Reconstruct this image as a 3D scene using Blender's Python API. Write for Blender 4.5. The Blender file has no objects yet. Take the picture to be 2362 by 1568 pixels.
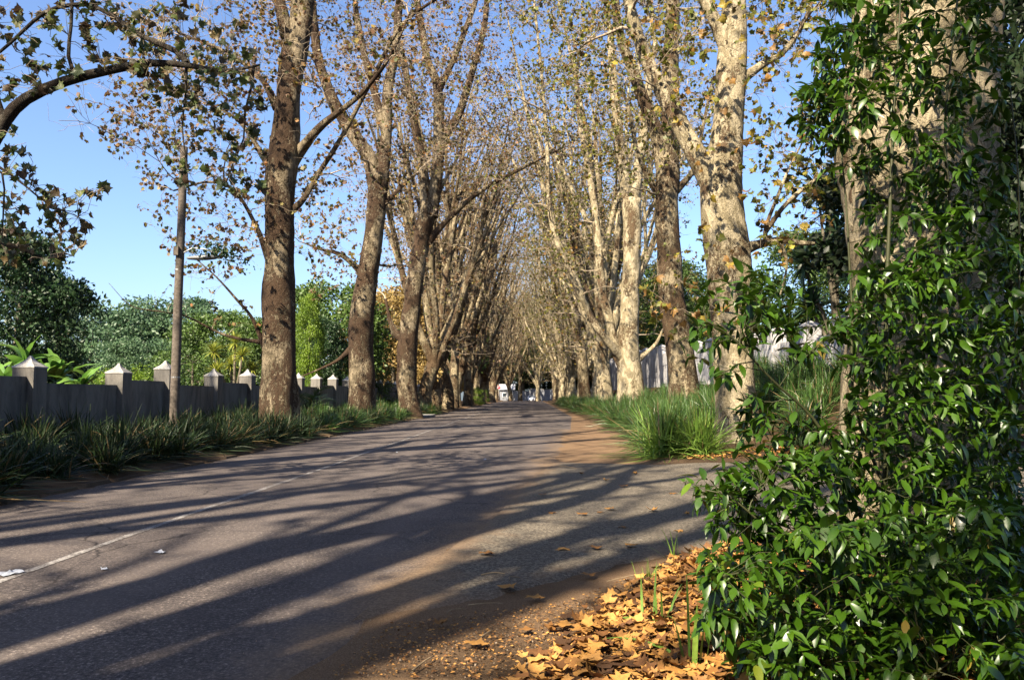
import bpy, math, random
import numpy as np
from mathutils import Vector, Matrix

S = bpy.context.scene
COL = S.collection
R = math.radians

# ------------------------------------------------------------------ camera
F, CX, CY = 1800.0, 1181.0, 784.0           # focal length and centre in 2362x1568 reading pixels
CAMZ = 1.55
YAW, PITCH = math.atan(44 / F), math.atan(127 / F)
f0 = np.array([-math.sin(YAW), math.cos(YAW), 0.0])
RT = np.array([math.cos(YAW), math.sin(YAW), 0.0])
FW = math.cos(PITCH) * f0 + math.sin(PITCH) * np.array([0, 0, 1.0])
UP = -math.sin(PITCH) * f0 + math.cos(PITCH) * np.array([0, 0, 1.0])
cam_d = bpy.data.cameras.new('camera'); cam = bpy.data.objects.new('camera', cam_d); COL.objects.link(cam)
cam_d.sensor_width = 36; cam_d.lens = 36 * F / 2362; cam_d.clip_start = 0.05; cam_d.clip_end = 3000
cam.matrix_world = Matrix(((RT[0], UP[0], -FW[0], 0), (RT[1], UP[1], -FW[1], 0), (RT[2], UP[2], -FW[2], CAMZ), (0, 0, 0, 1)))
S.camera = cam

# ------------------------------------------------------------------ sky, sun, exposure
AZ, EL = 30.0, 40.0                          # sun behind the camera, to its left
world = bpy.data.worlds.new('World'); S.world = world; world.use_nodes = True
wn = world.node_tree
sky = wn.nodes.new('ShaderNodeTexSky'); sky.sky_type = 'NISHITA'; sky.sun_disc = False
sky.sun_elevation = R(EL); sky.sun_rotation = R(180 + AZ); sky.air_density = 1.0; sky.dust_density = 1.7; sky.ozone_density = 2.6
bg = wn.nodes['Background']; bg.inputs['Strength'].default_value = 0.064
tn = wn.nodes.new('ShaderNodeMix'); tn.data_type = 'RGBA'; tn.blend_type = 'MULTIPLY'; tn.inputs[0].default_value = 1.0; tn.inputs[7].default_value = (0.94, 1.0, 1.14, 1)
wn.links.new(sky.outputs[0], tn.inputs[6]); wn.links.new(tn.outputs[2], bg.inputs['Color'])
sun_d = bpy.data.lights.new('sun', 'SUN'); sun = bpy.data.objects.new('sun', sun_d); COL.objects.link(sun)
sun_d.energy = 5.0; sun_d.angle = R(0.53); sun_d.color = (1.0, 0.87, 0.68)
sv = Vector((-math.sin(R(AZ)) * math.cos(R(EL)), -math.cos(R(AZ)) * math.cos(R(EL)), math.sin(R(EL))))
sun.rotation_euler = sv.to_track_quat('Z', 'Y').to_euler(); sun.location = (-20, -30, 40)
S.view_settings.view_transform = 'Standard'; S.view_settings.look = 'None'
S.view_settings.exposure = 1.95; S.view_settings.gamma = 1.0; S.view_settings.use_curve_mapping = False
S.cycles.max_bounces = 6; S.cycles.diffuse_bounces = 3; S.cycles.glossy_bounces = 2
S.cycles.transmission_bounces = 3; S.cycles.transparent_max_bounces = 6
S.cycles.caustics_reflective = False; S.cycles.caustics_refractive = False
S.cycles.use_denoising = True

# ------------------------------------------------------------------ helpers: pixels -> directions
def ray(x, y): return FW + (x - CX) / F * RT + (CY - y) / F * UP
def pix(x, y, D):
    d = ray(x, y); t = D / d[1]
    return np.array([0, 0, CAMZ]) + t * d
def ground(x, y, z=0.0):
    d = ray(x, y); t = (z - CAMZ) / d[2]
    return np.array([0, 0, CAMZ]) + t * d
def sstep(a, b, x):
    t = np.clip((np.asarray(x, float) - a) / (b - a), 0, 1); return t * t * (3 - 2 * t)
def terrain(x, y):
    x = np.asarray(x, float); y = np.asarray(y, float)
    left = 0.16 * sstep(-7.55, -8.0, x) * 1.0 + 0.14 * sstep(-8.2, -10.5, x) - 4.5 * sstep(-14, -45, x) - 4 * sstep(-45, -110, x)
    edge = 3.2
    bank = 0.35 * sstep(edge, 5.2, x) + 0.5 * sstep(5.2, 7.2, x) + 1.3 * sstep(7.0, 9.6, x) + 1.5 * sstep(11, 30, x)
    near = 0.16 * sstep(0.6, 3.0, x) * sstep(9.0, 6.2, y) + 0.10 * sstep(2.5, 4, x) + 0.05 * np.clip(x - 4, 0, 8)
    s = sstep(17.6, 24, y); e = sstep(205, 190, y)
    right = near * (1 - s) + bank * s * e
    return left + np.where(x > -1.5, right, 0)
def gz(x, y): return float(terrain(x, y))

# ------------------------------------------------------------------ helpers: meshes
class MB:
    def __init__(s): s.v = []; s.t = []; s.n = 0; s.f = {3: [], 4: []}; s.m = {3: [], 4: []}
    def add(s, v, faces, mat=0, tint=0.5):
        v = np.asarray(v, float).reshape(-1, 3)
        s.v.append(v); s.t.append(np.broadcast_to(np.asarray(tint, float), (len(v),)))
        for fa in (faces if isinstance(faces, list) else [faces]):
            fa = np.asarray(fa, int)
            if fa.size == 0: continue
            k = fa.shape[1]; s.f[k].append(fa + s.n); s.m[k].append(np.full(len(fa), mat))
        s.n += len(v)
    def mesh(s, name, mats, smooth=True):
        me = bpy.data.meshes.new(name)
        V = np.concatenate(s.v) if s.v else np.zeros((0, 3))
        T = np.concatenate(s.t) if s.t else np.zeros(0)
        loops, starts, mi, c = [], [], [], 0
        for k in (3, 4):
            if s.f[k]:
                fa = np.concatenate(s.f[k]); loops.append(fa.ravel())
                starts.append(c + np.arange(len(fa)) * k); c += fa.size; mi.append(np.concatenate(s.m[k]))
        loops = np.concatenate(loops); starts = np.concatenate(starts); mi = np.concatenate(mi)
        me.vertices.add(len(V)); me.vertices.foreach_set('co', V.ravel())
        me.loops.add(len(loops)); me.loops.foreach_set('vertex_index', loops)
        me.polygons.add(len(starts)); me.polygons.foreach_set('loop_start', starts)
        me.polygons.foreach_set('material_index', mi); me.polygons.foreach_set('use_smooth', np.full(len(starts), smooth))
        a = me.attributes.new('tint', 'FLOAT', 'POINT'); a.data.foreach_set('value', T)
        me.update(calc_edges=True); me.validate()
        for m in (mats if isinstance(mats, (list, tuple)) else [mats]): me.materials.append(m)
        return me
    def obj(s, name, mats, parent=None, smooth=True, loc=None):
        return link(name, s.mesh(name, mats, smooth), parent, loc)

def link(name, me, parent=None, loc=None):
    o = bpy.data.objects.new(name, me); COL.objects.link(o)
    if parent is not None: o.parent = parent
    if loc is not None: o.location = loc
    return o
def tag(o, label=None, cat=None, group=None, kind=None):
    if label: o['label'] = label
    if cat: o['category'] = cat
    if group: o['group'] = group
    if kind: o['kind'] = kind
    return o
def thing(name, loc, label, cat, group=None, rz=0.0):
    o = bpy.data.objects.new(name, None); COL.objects.link(o); o.empty_display_size = 0.3
    o.location = loc; o.rotation_euler = (0, 0, rz)
    return tag(o, label, cat, group)
def dup(root, loc, rz=0.0, sc=1.0, label=None, group=None):
    r = root.copy(); COL.objects.link(r); r.location = loc; r.rotation_euler = (0, 0, rz)
    r.scale = sc if isinstance(sc, (tuple, list)) else (sc, sc, sc)
    if label: r['label'] = label
    if group: r['group'] = group
    for ch in root.children:
        c = ch.copy(); COL.objects.link(c); c.parent = r
        for g in ch.children:
            d = g.copy(); COL.objects.link(d); d.parent = c
    return r
def norm(v): return v / (np.linalg.norm(v, axis=-1, keepdims=True) + 1e-12)

def tube(mb, P, rad, k=6, mat=0, tint=0.5, cap=True):
    P = np.asarray(P, float); n = len(P); rad = np.broadcast_to(np.asarray(rad, float), (n,))
    T = norm(np.gradient(P, axis=0)); mt = np.abs(T.mean(0)); ref = np.zeros(3); ref[int(np.argmin(mt))] = 1
    U = norm(np.cross(T, ref)); W = np.cross(T, U)
    a = np.arange(k) * (2 * math.pi / k)
    ring = P[:, None] + rad[:, None, None] * (np.cos(a)[None, :, None] * U[:, None] + np.sin(a)[None, :, None] * W[:, None])
    V = ring.reshape(-1, 3)
    i = np.arange(n - 1)[:, None] * k; j = np.arange(k)[None, :]; j2 = (j + 1) % k
    q = np.stack([i + j, i + j2, i + k + j2, i + k + j], -1).reshape(-1, 4)
    fs = [q]
    if cap:
        V = np.concatenate([V, P[-1:] + T[-1:] * rad[-1] * 0.6])
        b = (n - 1) * k
        fs.append(np.stack([b + j[0], b + j2[0], np.full(k, n * k)], -1))
    mb.add(V, fs, mat, tint)

def catmull(P, step):
    P = np.asarray(P, float); out = []
    Q = np.vstack([2 * P[0] - P[1], P, 2 * P[-1] - P[-2]])
    for i in range(1, len(Q) - 2):
        p0, p1, p2, p3 = Q[i - 1], Q[i], Q[i + 1], Q[i + 2]
        n = max(2, int(np.linalg.norm((p2 - p1)[:3]) / step))
        t = np.linspace(0, 1, n, endpoint=False)[:, None]
        out.append(0.5 * ((2 * p1) + (-p0 + p2) * t + (2 * p0 - 5 * p1 + 4 * p2 - p3) * t ** 2 + (-p0 + 3 * p1 - 3 * p2 + p3) * t ** 3))
    out.append(P[-1:]); return np.vstack(out)

def stem(mb, pts4, k=14, step=0.3, lump=0.06, flare=0.0, seed=0, mat=0, tint=0.5):
    """thick knobbly trunk or limb along points (x,y,z,r); returns its axis samples"""
    rg = np.random.default_rng(seed)
    C = catmull(np.asarray(pts4, float), step); P, rad = C[:, :3], np.maximum(C[:, 3], 0.004)
    n = len(P); T = norm(np.gradient(P, axis=0)); mt = np.abs(T.mean(0)); ref = np.zeros(3); ref[int(np.argmin(mt))] = 1
    U = norm(np.cross(T, ref)); W = np.cross(T, U)
    a = np.arange(k) * (2 * math.pi / k)
    s = np.concatenate([[0], np.cumsum(np.linalg.norm(np.diff(P, axis=0), axis=1))])
    rr = np.ones((n, k))
    for _ in range(7):
        m = rg.integers(1, 5); w = rg.uniform(0.5, 3.2); ph = rg.uniform(0, 6.28, 2)
        rr += lump * rg.uniform(0.25, 0.7) * np.cos(m * a[None] + ph[0]) * np.cos(w * s[:, None] + ph[1])
    rr += rg.normal(0, lump * 0.18, (n, k))
    if flare:
        fl = np.exp(-s / 0.55)[:, None]
        rr += flare * fl * (1 + 0.45 * np.cos(5 * a[None] + rg.uniform(0, 6)) + 0.25 * np.cos(3 * a[None] + rg.uniform(0, 6)))
    ring = P[:, None] + (rad[:, None] * rr)[..., None] * (np.cos(a)[None, :, None] * U[:, None] + np.sin(a)[None, :, None] * W[:, None])
    V = np.concatenate([ring.reshape(-1, 3), P[-1:] + T[-1:] * rad[-1] * 0.5])
    i = np.arange(n - 1)[:, None] * k; j = np.arange(k)[None, :]; j2 = (j + 1) % k
    q = np.stack([i + j, i + j2, i + k + j2, i + k + j], -1).reshape(-1, 4); b = (n - 1) * k
    mb.add(V, [q, np.stack([b + j[0], b + j2[0], np.full(k, n * k)], -1)], mat, tint)
    return P, T, rad

class Skel:
    def __init__(s, cap=60000):
        s.P = np.zeros((cap, 3), np.float32); s.T = np.zeros((cap, 3), np.float32); s.r = np.zeros(cap, np.float32); s.n = 0
    def add(s, P, T, r):
        k = len(P)
        if s.n + k > len(s.r): return
        s.P[s.n:s.n + k] = P; s.T[s.n:s.n + k] = T; s.r[s.n:s.n + k] = r; s.n += k
    def grow(s, mb, tips, rg, r_tip=0.005, taper=0.012, rmax=0.09, k=4, nseg=5, droop=0.0, wob=0.05, lowpen=1.2, minz=3.0, mat=0, tint=0.5, straight=0.35):
        """join every tip to the nearest part of the branching; returns the twig paths"""
        out = []
        if s.n == 0: return out
        d0 = np.array([np.min(np.sum((s.P[:s.n:3] - t) ** 2, 1)) for t in tips]); order = np.argsort(d0)
        for ti in order:
            t = tips[ti].astype(np.float32); dv = t - s.P[:s.n]; d = np.sqrt(np.einsum('ij,ij->i', dv, dv))
            c = d + lowpen * np.clip(-dv[:, 2], 0, None) + (s.P[:s.n, 2] < minz) * np.float32(50) + (s.r[:s.n] < r_tip * 1.2) * np.float32(0.6)
            i = int(np.argmin(c)); L = d[i]
            if L < 0.05: continue
            p0 = s.P[i]; tg = s.T[i]; D = dv[i] / L
            h = norm(tg * straight + D); c1 = p0 + h * L * 0.4; c1[2] -= 0.0
            c2 = t - D * L * 0.3 + np.array([0, 0, L * (0.12 + droop)])
            u = np.linspace(0, 1, nseg + 1)[:, None]
            P = (1 - u) ** 3 * p0 + 3 * (1 - u) ** 2 * u * c1 + 3 * (1 - u) * u ** 2 * c2 + u ** 3 * t
            P[1:-1] += rg.normal(0, wob * L * 0.3, (nseg - 1, 3))
            ra = min(s.r[i] * 0.72, r_tip + taper * L, rmax); ra = max(ra, r_tip)
            rad = ra + (r_tip * 0.7 - ra) * np.linspace(0, 1, nseg + 1) ** 0.8
            tube(mb, P, rad, k, mat, tint, cap=False)
            T = norm(np.gradient(P, axis=0)); s.add(P[1:], T[1:], rad[1:]); out.append(P)
        return out

def frames(d, roll):
    """rotation matrices whose x axis is d, rolled about it"""
    d = norm(d); ref = np.where(np.abs(d[:, 2:3]) > 0.95, np.array([[1.0, 0, 0]]), np.array([[0, 0, 1.0]]))
    y = norm(np.cross(ref, d)); z = np.cross(d, y)
    c, s_ = np.cos(roll)[:, None], np.sin(roll)[:, None]
    return np.stack([d, y * c + z * s_, -y * s_ + z * c], -1)
def scatter(mb, tv, tf, pos, rot, sc, tint, mat=0):
    n, m = len(pos), len(tv)
    if n == 0: return
    V = np.einsum('nij,mj->nmi', rot, tv) * np.asarray(sc).reshape(-1, 1, 1) + pos[:, None]
    fs = [(f[None] + (np.arange(n) * m)[:, None, None]).reshape(-1, f.shape[1]) for f in tf]
    mb.add(V.reshape(-1, 3), fs, mat, np.repeat(np.broadcast_to(tint, (n,)), m))

# ------------------------------------------------------------------ leaf shapes (x along the leaf, z up)
def plane_leaf(curl, sd, detail=True):
    rg = np.random.default_rng(sd)
    if detail:
        pol = [(0.0, 0.0), (0.02, 0.22), (-0.10, 0.48), (0.17, 0.40), (0.33, 0.62), (0.45, 0.36), (0.60, 0.30), (0.72, 0.14), (1.0, 0.0)]
    else:
        pol = [(0.0, 0.0), (-0.05, 0.42), (0.30, 0.34), (0.42, 0.56), (0.58, 0.24), (1.0, 0.0)]
    up = np.array(pol); lo = up[-2:0:-1] * [1, -1]; o = np.vstack([up, lo])
    ctr = np.array([[0.34, 0.0]]); v2 = np.vstack([o, ctr])
    r2 = (v2[:, 0] - 0.34) ** 2 + v2[:, 1] ** 2
    z = curl * r2 * 1.3 + 0.25 * curl * np.abs(v2[:, 1]) + rg.normal(0, 0.035, len(v2)) * (1 if curl else 0)
    v = np.column_stack([v2[:, 0], v2[:, 1], z]); n = len(o)
    return v, [np.array([[i, (i + 1) % n, n] for i in range(n)])]
def oval_leaf(width, droop, fold, tip=0.12):
    st = [(0.0, 0.0), (0.12, 0.55), (0.32, 0.95), (0.55, 1.0), (0.76, 0.66), (0.88, 0.26), (1.0, 0.0)]
    v, q = [], []
    for x, w in st:
        zz = -droop * x * x
        if w == 0: v.append((x, 0, zz)); continue
        h = w * width / 2; v += [(x, -h, zz + fold * h), (x, 0, zz), (x, h, zz + fold * h)]
    tri = [(0, 1, 2), (0, 2, 3)]
    for s_ in range(4):
        a = 1 + 3 * s_
        q += [(a, a + 3, a + 4, a + 1), (a + 1, a + 4, a + 5, a + 2)]
    tri += [(13, 16, 14), (14, 16, 15)]
    return np.array(v, float), [np.array(tri), np.array(q)]
KITE = (np.array([[0, 0, 0], [0.45, 0.27, 0.05], [1, 0, -0.06], [0.45, -0.27, 0.05]], float), [np.array([[0, 1, 2], [0, 2, 3]])])
def small_leaf(curl):
    o = [(0, 0), (0.0, 0.45), (0.34, 0.30), (0.52, 0.52), (1.0, 0.0), (0.52, -0.52), (0.34, -0.30), (0.0, -0.45)]
    return np.array([(x, y, curl * ((x - 0.3) ** 2 + y * y)) for x, y in o]), [np.array([(0, i + 1, i) for i in range(1, 7)])]
PL_FAR = [small_leaf(0.3), small_leaf(-0.45)]
PL_NEAR = [plane_leaf(0.3, 5), plane_leaf(-0.4, 6), plane_leaf(0.6, 7)]

def leaves_on(mb, paths, rg, per, size, tpl, mat=1, hang=0.5, t_lo=0.35, clump=0.0):
    if not paths: return
    keep = rg.uniform(0, 1, len(paths)) < 0.48
    paths = [p for p, q in zip(paths, keep) if q]; per = int(round(per * 2.3))
    A = np.array([p for p in paths]); n = len(A) * per; idx = np.repeat(np.arange(len(A)), per)
    u = rg.uniform(t_lo, 1.0, n) * (A.shape[1] - 1); i0 = np.minimum(u.astype(int), A.shape[1] - 2); fr = (u - i0)[:, None]
    pos = A[idx, i0] * (1 - fr) + A[idx, i0 + 1] * fr + rg.normal(0, 0.02, (n, 3))
    d = rg.normal(0, 1, (n, 3)); d[:, 2] -= hang
    rot = frames(d, rg.uniform(0, 6.28, n)); sc = size * rg.uniform(0.55, 1.25, n); tint = rg.uniform(0, 1, n)
    w = rg.integers(0, len(tpl), n)
    for q in range(len(tpl)):
        m = w == q; scatter(mb, tpl[q][0], tpl[q][1], pos[m], rot[m], sc[m], tint[m], mat)

# ------------------------------------------------------------------ materials
class NT:
    def __init__(s, name):
        s.m = bpy.data.materials.new(name); s.m.use_nodes = True; s.t = s.m.node_tree; s.b = s.t.nodes['Principled BSDF']
        s.out = s.t.nodes['Material Output']
    def n(s, typ, **kw):
        nd = s.t.nodes.new(typ)
        for k, v in kw.items():
            if k.startswith('i_'):
                key = k[2:].replace('_', ' '); nd.inputs[key if key in nd.inputs else int(k[2:])].default_value = v
            else: setattr(nd, k, v)
        return nd
    def l(s, a, b): s.t.links.new(a, b)
    def pos(s, obj=False):
        if obj: return s.n('ShaderNodeTexCoord').outputs['Object']
        return s.n('ShaderNodeNewGeometry').outputs['Position']
    def noise(s, vec, scale, detail=4, rough=0.6, dist=0.0, stretch=None):
        if stretch:
            mp = s.n('ShaderNodeMapping'); mp.inputs['Scale'].default_value = stretch; s.l(vec, mp.inputs['Vector']); vec = mp.outputs[0]
        nd = s.n('ShaderNodeTexNoise'); nd.inputs['Scale'].default_value = scale; nd.inputs['Detail'].default_value = detail
        nd.inputs['Roughness'].default_value = rough; nd.inputs['Distortion'].default_value = dist
        s.l(vec, nd.inputs['Vector']); return nd.outputs['Fac']
    def ramp(s, fac, stops, interp='LINEAR'):
        nd = s.n('ShaderNodeValToRGB'); nd.color_ramp.interpolation = interp; e = nd.color_ramp.elements
        while len(e) < len(stops): e.new(0.5)
        for i, (p, c) in enumerate(stops):
            e[i].position = p; e[i].color = (c, c, c, 1) if isinstance(c, (int, float)) else (*c, 1)
        s.l(fac, nd.inputs[0]); return nd.outputs[0]
    def mix(s, f, a, b, mode='MIX'):
        nd = s.n('ShaderNodeMix', data_type='RGBA', blend_type=mode)
        for v, i in ((f, 0), (a, 6), (b, 7)):
            if hasattr(v, 'links'): s.l(v, nd.inputs[i])
            else: nd.inputs[i].default_value = v if i == 0 else (*v, 1)
        return nd.outputs[2]
    def math(s, op, a, b=0.0, c=0.0):
        nd = s.n('ShaderNodeMath', operation=op)
        for v, i in ((a, 0), (b, 1), (c, 2)):
            if hasattr(v, 'links'): s.l(v, nd.inputs[i])
            else: nd.inputs[i].default_value = v
        return nd.outputs[0]
    def attr(s, name): return s.n('ShaderNodeAttribute', attribute_name=name).outputs['Fac']
    def bump(s, h, strength=0.4, dist=0.02):
        nd = s.n('ShaderNodeBump'); nd.inputs['Strength'].default_value = strength; nd.inputs['Distance'].default_value = dist
        s.l(h, nd.inputs['Height']); s.l(nd.outputs[0], s.b.inputs['Normal'])
    def col(s, c):
        if hasattr(c, 'links'): s.l(c, s.b.inputs['Base Color'])
        else: s.b.inputs['Base Color'].default_value = (*c, 1)
    def rough(s, r, spec=0.3):
        s.b.inputs['Roughness'].default_value = r; s.b.inputs['Specular IOR Level'].default_value = spec
    def translucent(s, colr, f):
        tr = s.n('ShaderNodeBsdfTranslucent'); mx = s.n('ShaderNodeMixShader'); mx.inputs[0].default_value = f
        if hasattr(colr, 'links'): s.l(colr, tr.inputs[0])
        else: tr.inputs[0].default_value = (*colr, 1)
        s.l(s.b.outputs[0], mx.inputs[1]); s.l(tr.outputs[0], mx.inputs[2]); s.l(mx.outputs[0], s.out.inputs['Surface'])

def plain(name, c, rough=0.7, spec=0.3, metal=0.0, var=0.12, scale=6.0):
    t = NT(name); n = t.noise(t.pos(True), scale, 5)
    t.col(t.ramp(n, [(0.3, tuple(x * (1 - var) for x in c)), (0.7, tuple(min(1, x * (1 + var)) for x in c))])); t.rough(rough, spec)
    t.b.inputs['Metallic'].default_value = metal; return t.m

def bark_mat(name, pale, olive, brown, dark, foot, flak, holes):
    """plane bark: pale skin with olive patches; brown flakes crowd where the coarse noise is high and towards the old foot"""
    t = NT(name); p = t.pos(True)
    big = t.noise(p, 0.9, 3, 0.55, 0.5, (1, 1, 0.5)); mid = t.noise(p, 3.6, 4, 0.6, 0.9, (1, 1, 0.5)); fine = t.noise(p, 13, 6, 0.72, 0.6, (1, 1, 0.55)); grain = t.noise(p, 45, 4, 0.7, 0.2, (1, 1, 0.4))
    sep = t.n('ShaderNodeSeparateXYZ'); t.l(p, sep.inputs[0])
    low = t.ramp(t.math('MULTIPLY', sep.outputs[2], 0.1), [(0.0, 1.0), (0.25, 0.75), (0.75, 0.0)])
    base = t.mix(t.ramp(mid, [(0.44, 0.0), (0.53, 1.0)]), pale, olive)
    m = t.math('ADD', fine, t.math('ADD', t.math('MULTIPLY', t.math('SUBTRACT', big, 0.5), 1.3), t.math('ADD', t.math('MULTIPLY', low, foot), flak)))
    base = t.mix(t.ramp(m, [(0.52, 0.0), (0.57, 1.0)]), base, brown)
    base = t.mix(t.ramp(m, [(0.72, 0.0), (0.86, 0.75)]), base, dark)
    spot = t.noise(p, 5.5, 2, 0.5, 0.7, (1, 1, 0.8)); base = t.mix(t.ramp(spot, [(0.69 - holes, 0.0), (0.73 - holes, 0.85)]), base, dark)
    base = t.mix(t.ramp(grain, [(0.30, 0.55), (0.50, 0.0)]), base, dark)
    t.col(base); t.rough(0.88, 0.15)
    plate = t.ramp(m, [(0.50, 0.0), (0.56, 1.0)]); t.bump(t.math('ADD', t.math('MULTIPLY', plate, 0.45), t.math('ADD', t.math('MULTIPLY', grain, 0.5), t.math('ADD', t.math('MULTIPLY', fine, 1.3), mid))), 1.0, 0.08)
    return t.m
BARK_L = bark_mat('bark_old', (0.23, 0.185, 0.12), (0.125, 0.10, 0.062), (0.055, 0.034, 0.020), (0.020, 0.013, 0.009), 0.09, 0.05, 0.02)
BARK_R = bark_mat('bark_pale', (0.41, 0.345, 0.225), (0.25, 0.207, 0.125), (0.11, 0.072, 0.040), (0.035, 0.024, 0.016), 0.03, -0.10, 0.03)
BARK_F = bark_mat('bark_avenue', (0.30, 0.245, 0.155), (0.175, 0.143, 0.086), (0.08, 0.052, 0.029), (0.028, 0.018, 0.012), 0.11, 0.01, 0.04)
BARK_D = bark_mat('bark_shade_tone', (0.07, 0.06, 0.046), (0.045, 0.039, 0.03), (0.03, 0.022, 0.016), (0.02, 0.014, 0.01), 0.1, 0.0, 0.0)  # canopy shade on the long limb is put into this darker bark colour
TWIG = plain('twig_bark', (0.25, 0.20, 0.14), 0.8, 0.2, var=0.3)
DTWIG = plain('green_tree_bark', (0.10, 0.085, 0.06), 0.85, 0.2, var=0.3)

def leaf_mat(name, stops, tr=0.35, rough=0.5, spec=0.35):
    t = NT(name); c = t.ramp(t.attr('tint'), stops)
    n = t.noise(t.pos(True), 30, 2); c2 = t.mix(t.ramp(n, [(0.35, 0.0), (0.7, 0.35)]), c, (0.05, 0.035, 0.015))
    t.col(c2); t.rough(rough, spec)
    t.translucent(c, tr); return t.m
PLEAF = leaf_mat('plane_leaf', [(0.0, (0.09, 0.045, 0.025)), (0.28, (0.20, 0.105, 0.052)), (0.5, (0.13, 0.10, 0.03)), (0.72, (0.075, 0.10, 0.02)), (0.88, (0.26, 0.19, 0.045)), (1.0, (0.32, 0.14, 0.05))], 0.35)
PLEAF_Y = leaf_mat('plane_leaf_yellow', [(0.0, (0.13, 0.065, 0.025)), (0.25, (0.10, 0.11, 0.02)), (0.5, (0.17, 0.18, 0.025)), (0.68, (0.12, 0.15, 0.02)), (0.8, (0.38, 0.33, 0.035)), (0.92, (0.24, 0.13, 0.035)), (1.0, (0.34, 0.18, 0.04))], 0.4)
PLEAF_D = leaf_mat('plane_leaf_dark', [(0.0, (0.09, 0.05, 0.03)), (0.5, (0.05, 0.085, 0.03)), (0.8, (0.10, 0.13, 0.03)), (1.0, (0.16, 0.09, 0.04))], 0.3)
LITTER = leaf_mat('dead_leaf', [(0.0, (0.05, 0.024, 0.012)), (0.3, (0.16, 0.070, 0.024)), (0.55, (0.33, 0.165, 0.042)), (0.85, (0.50, 0.26, 0.075)), (1.0, (0.17, 0.082, 0.038))], 0.12, 0.7, 0.2)
def green(name, a, b, tr=0.3, rough=0.5, spec=0.4, dry=False): return leaf_mat(name, [(0.0, a), (0.9, b), (0.93, (0.22, 0.16, 0.07)), (1.0, (0.14, 0.09, 0.04))] if dry else [(0.0, a), (1.0, b)], tr, rough, spec)
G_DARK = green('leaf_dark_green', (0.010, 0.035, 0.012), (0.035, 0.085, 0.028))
G_BLUE = green('leaf_blue_green', (0.035, 0.085, 0.045), (0.10, 0.18, 0.08))
G_MID = green('leaf_mid_green', (0.028, 0.070, 0.014), (0.10, 0.17, 0.03))
G_LIME = green('leaf_lime', (0.08, 0.16, 0.012), (0.20, 0.30, 0.022), 0.4)
G_GOLD = green('leaf_golden', (0.24, 0.15, 0.05), (0.36, 0.27, 0.09), 0.35)
G_HEDGE = green('leaf_hedge_shaded', (0.006, 0.016, 0.006), (0.018, 0.045, 0.014))  # near-black leaf colour carries the deep shade of the bushes
G_STRAP = green('strap_leaf', (0.022, 0.062, 0.012), (0.075, 0.16, 0.032), 0.25, 0.42, 0.5, True)
G_STRAPB = green('strap_leaf_bright', (0.06, 0.14, 0.018), (0.20, 0.32, 0.05), 0.3, 0.42, 0.5, True)
G_STRAPD = green('strap_leaf_shaded', (0.007, 0.020, 0.007), (0.024, 0.055, 0.016), 0.15, 0.5, 0.25, True)  # darker copy of the strap leaf, with the verge's shade in its colour
G_BANANA = green('banana_leaf', (0.05, 0.15, 0.02), (0.15, 0.28, 0.045), 0.35, 0.4, 0.4)
G_SPIKE = green('spiky_leaf', (0.02, 0.06, 0.03), (0.05, 0.11, 0.05), 0.2, 0.4, 0.5)
G_SPIKEY = green('spiky_leaf_yellow', (0.16, 0.22, 0.03), (0.36, 0.36, 0.06), 0.35, 0.4, 0.5)
def shrub_leaf():
    t = NT('glossy_shrub_leaf')
    c = t.ramp(t.attr('tint'), [(0.0, (0.008, 0.025, 0.0015)), (0.5, (0.021, 0.056, 0.0025)), (0.85, (0.042, 0.092, 0.0045)), (0.97, (0.09, 0.14, 0.010)), (1.0, (0.16, 0.11, 0.02))])
    oi = t.n('ShaderNodeObjectInfo'); c = t.mix(t.math('MULTIPLY', oi.outputs['Random'], 0.35), c, (0.042, 0.095, 0.004))
    sp = t.noise(t.pos(), 60, 4, 0.7); c = t.mix(t.ramp(sp, [(0.60, 0.0), (0.72, 0.5)]), c, (0.06, 0.07, 0.02))
    t.col(c); t.rough(0.36, 0.5); t.l(t.ramp(t.noise(t.pos(), 25, 3), [(0.3, 0.27), (0.7, 0.5)]), t.b.inputs['Roughness']); t.translucent(t.mix(0.6, c, (0.07, 0.17, 0.005)), 0.17); return t.m
SHRUB = shrub_leaf()
SHRUBSTEM = plain('shrub_stem', (0.035, 0.038, 0.014), 0.6, 0.3)

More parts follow.
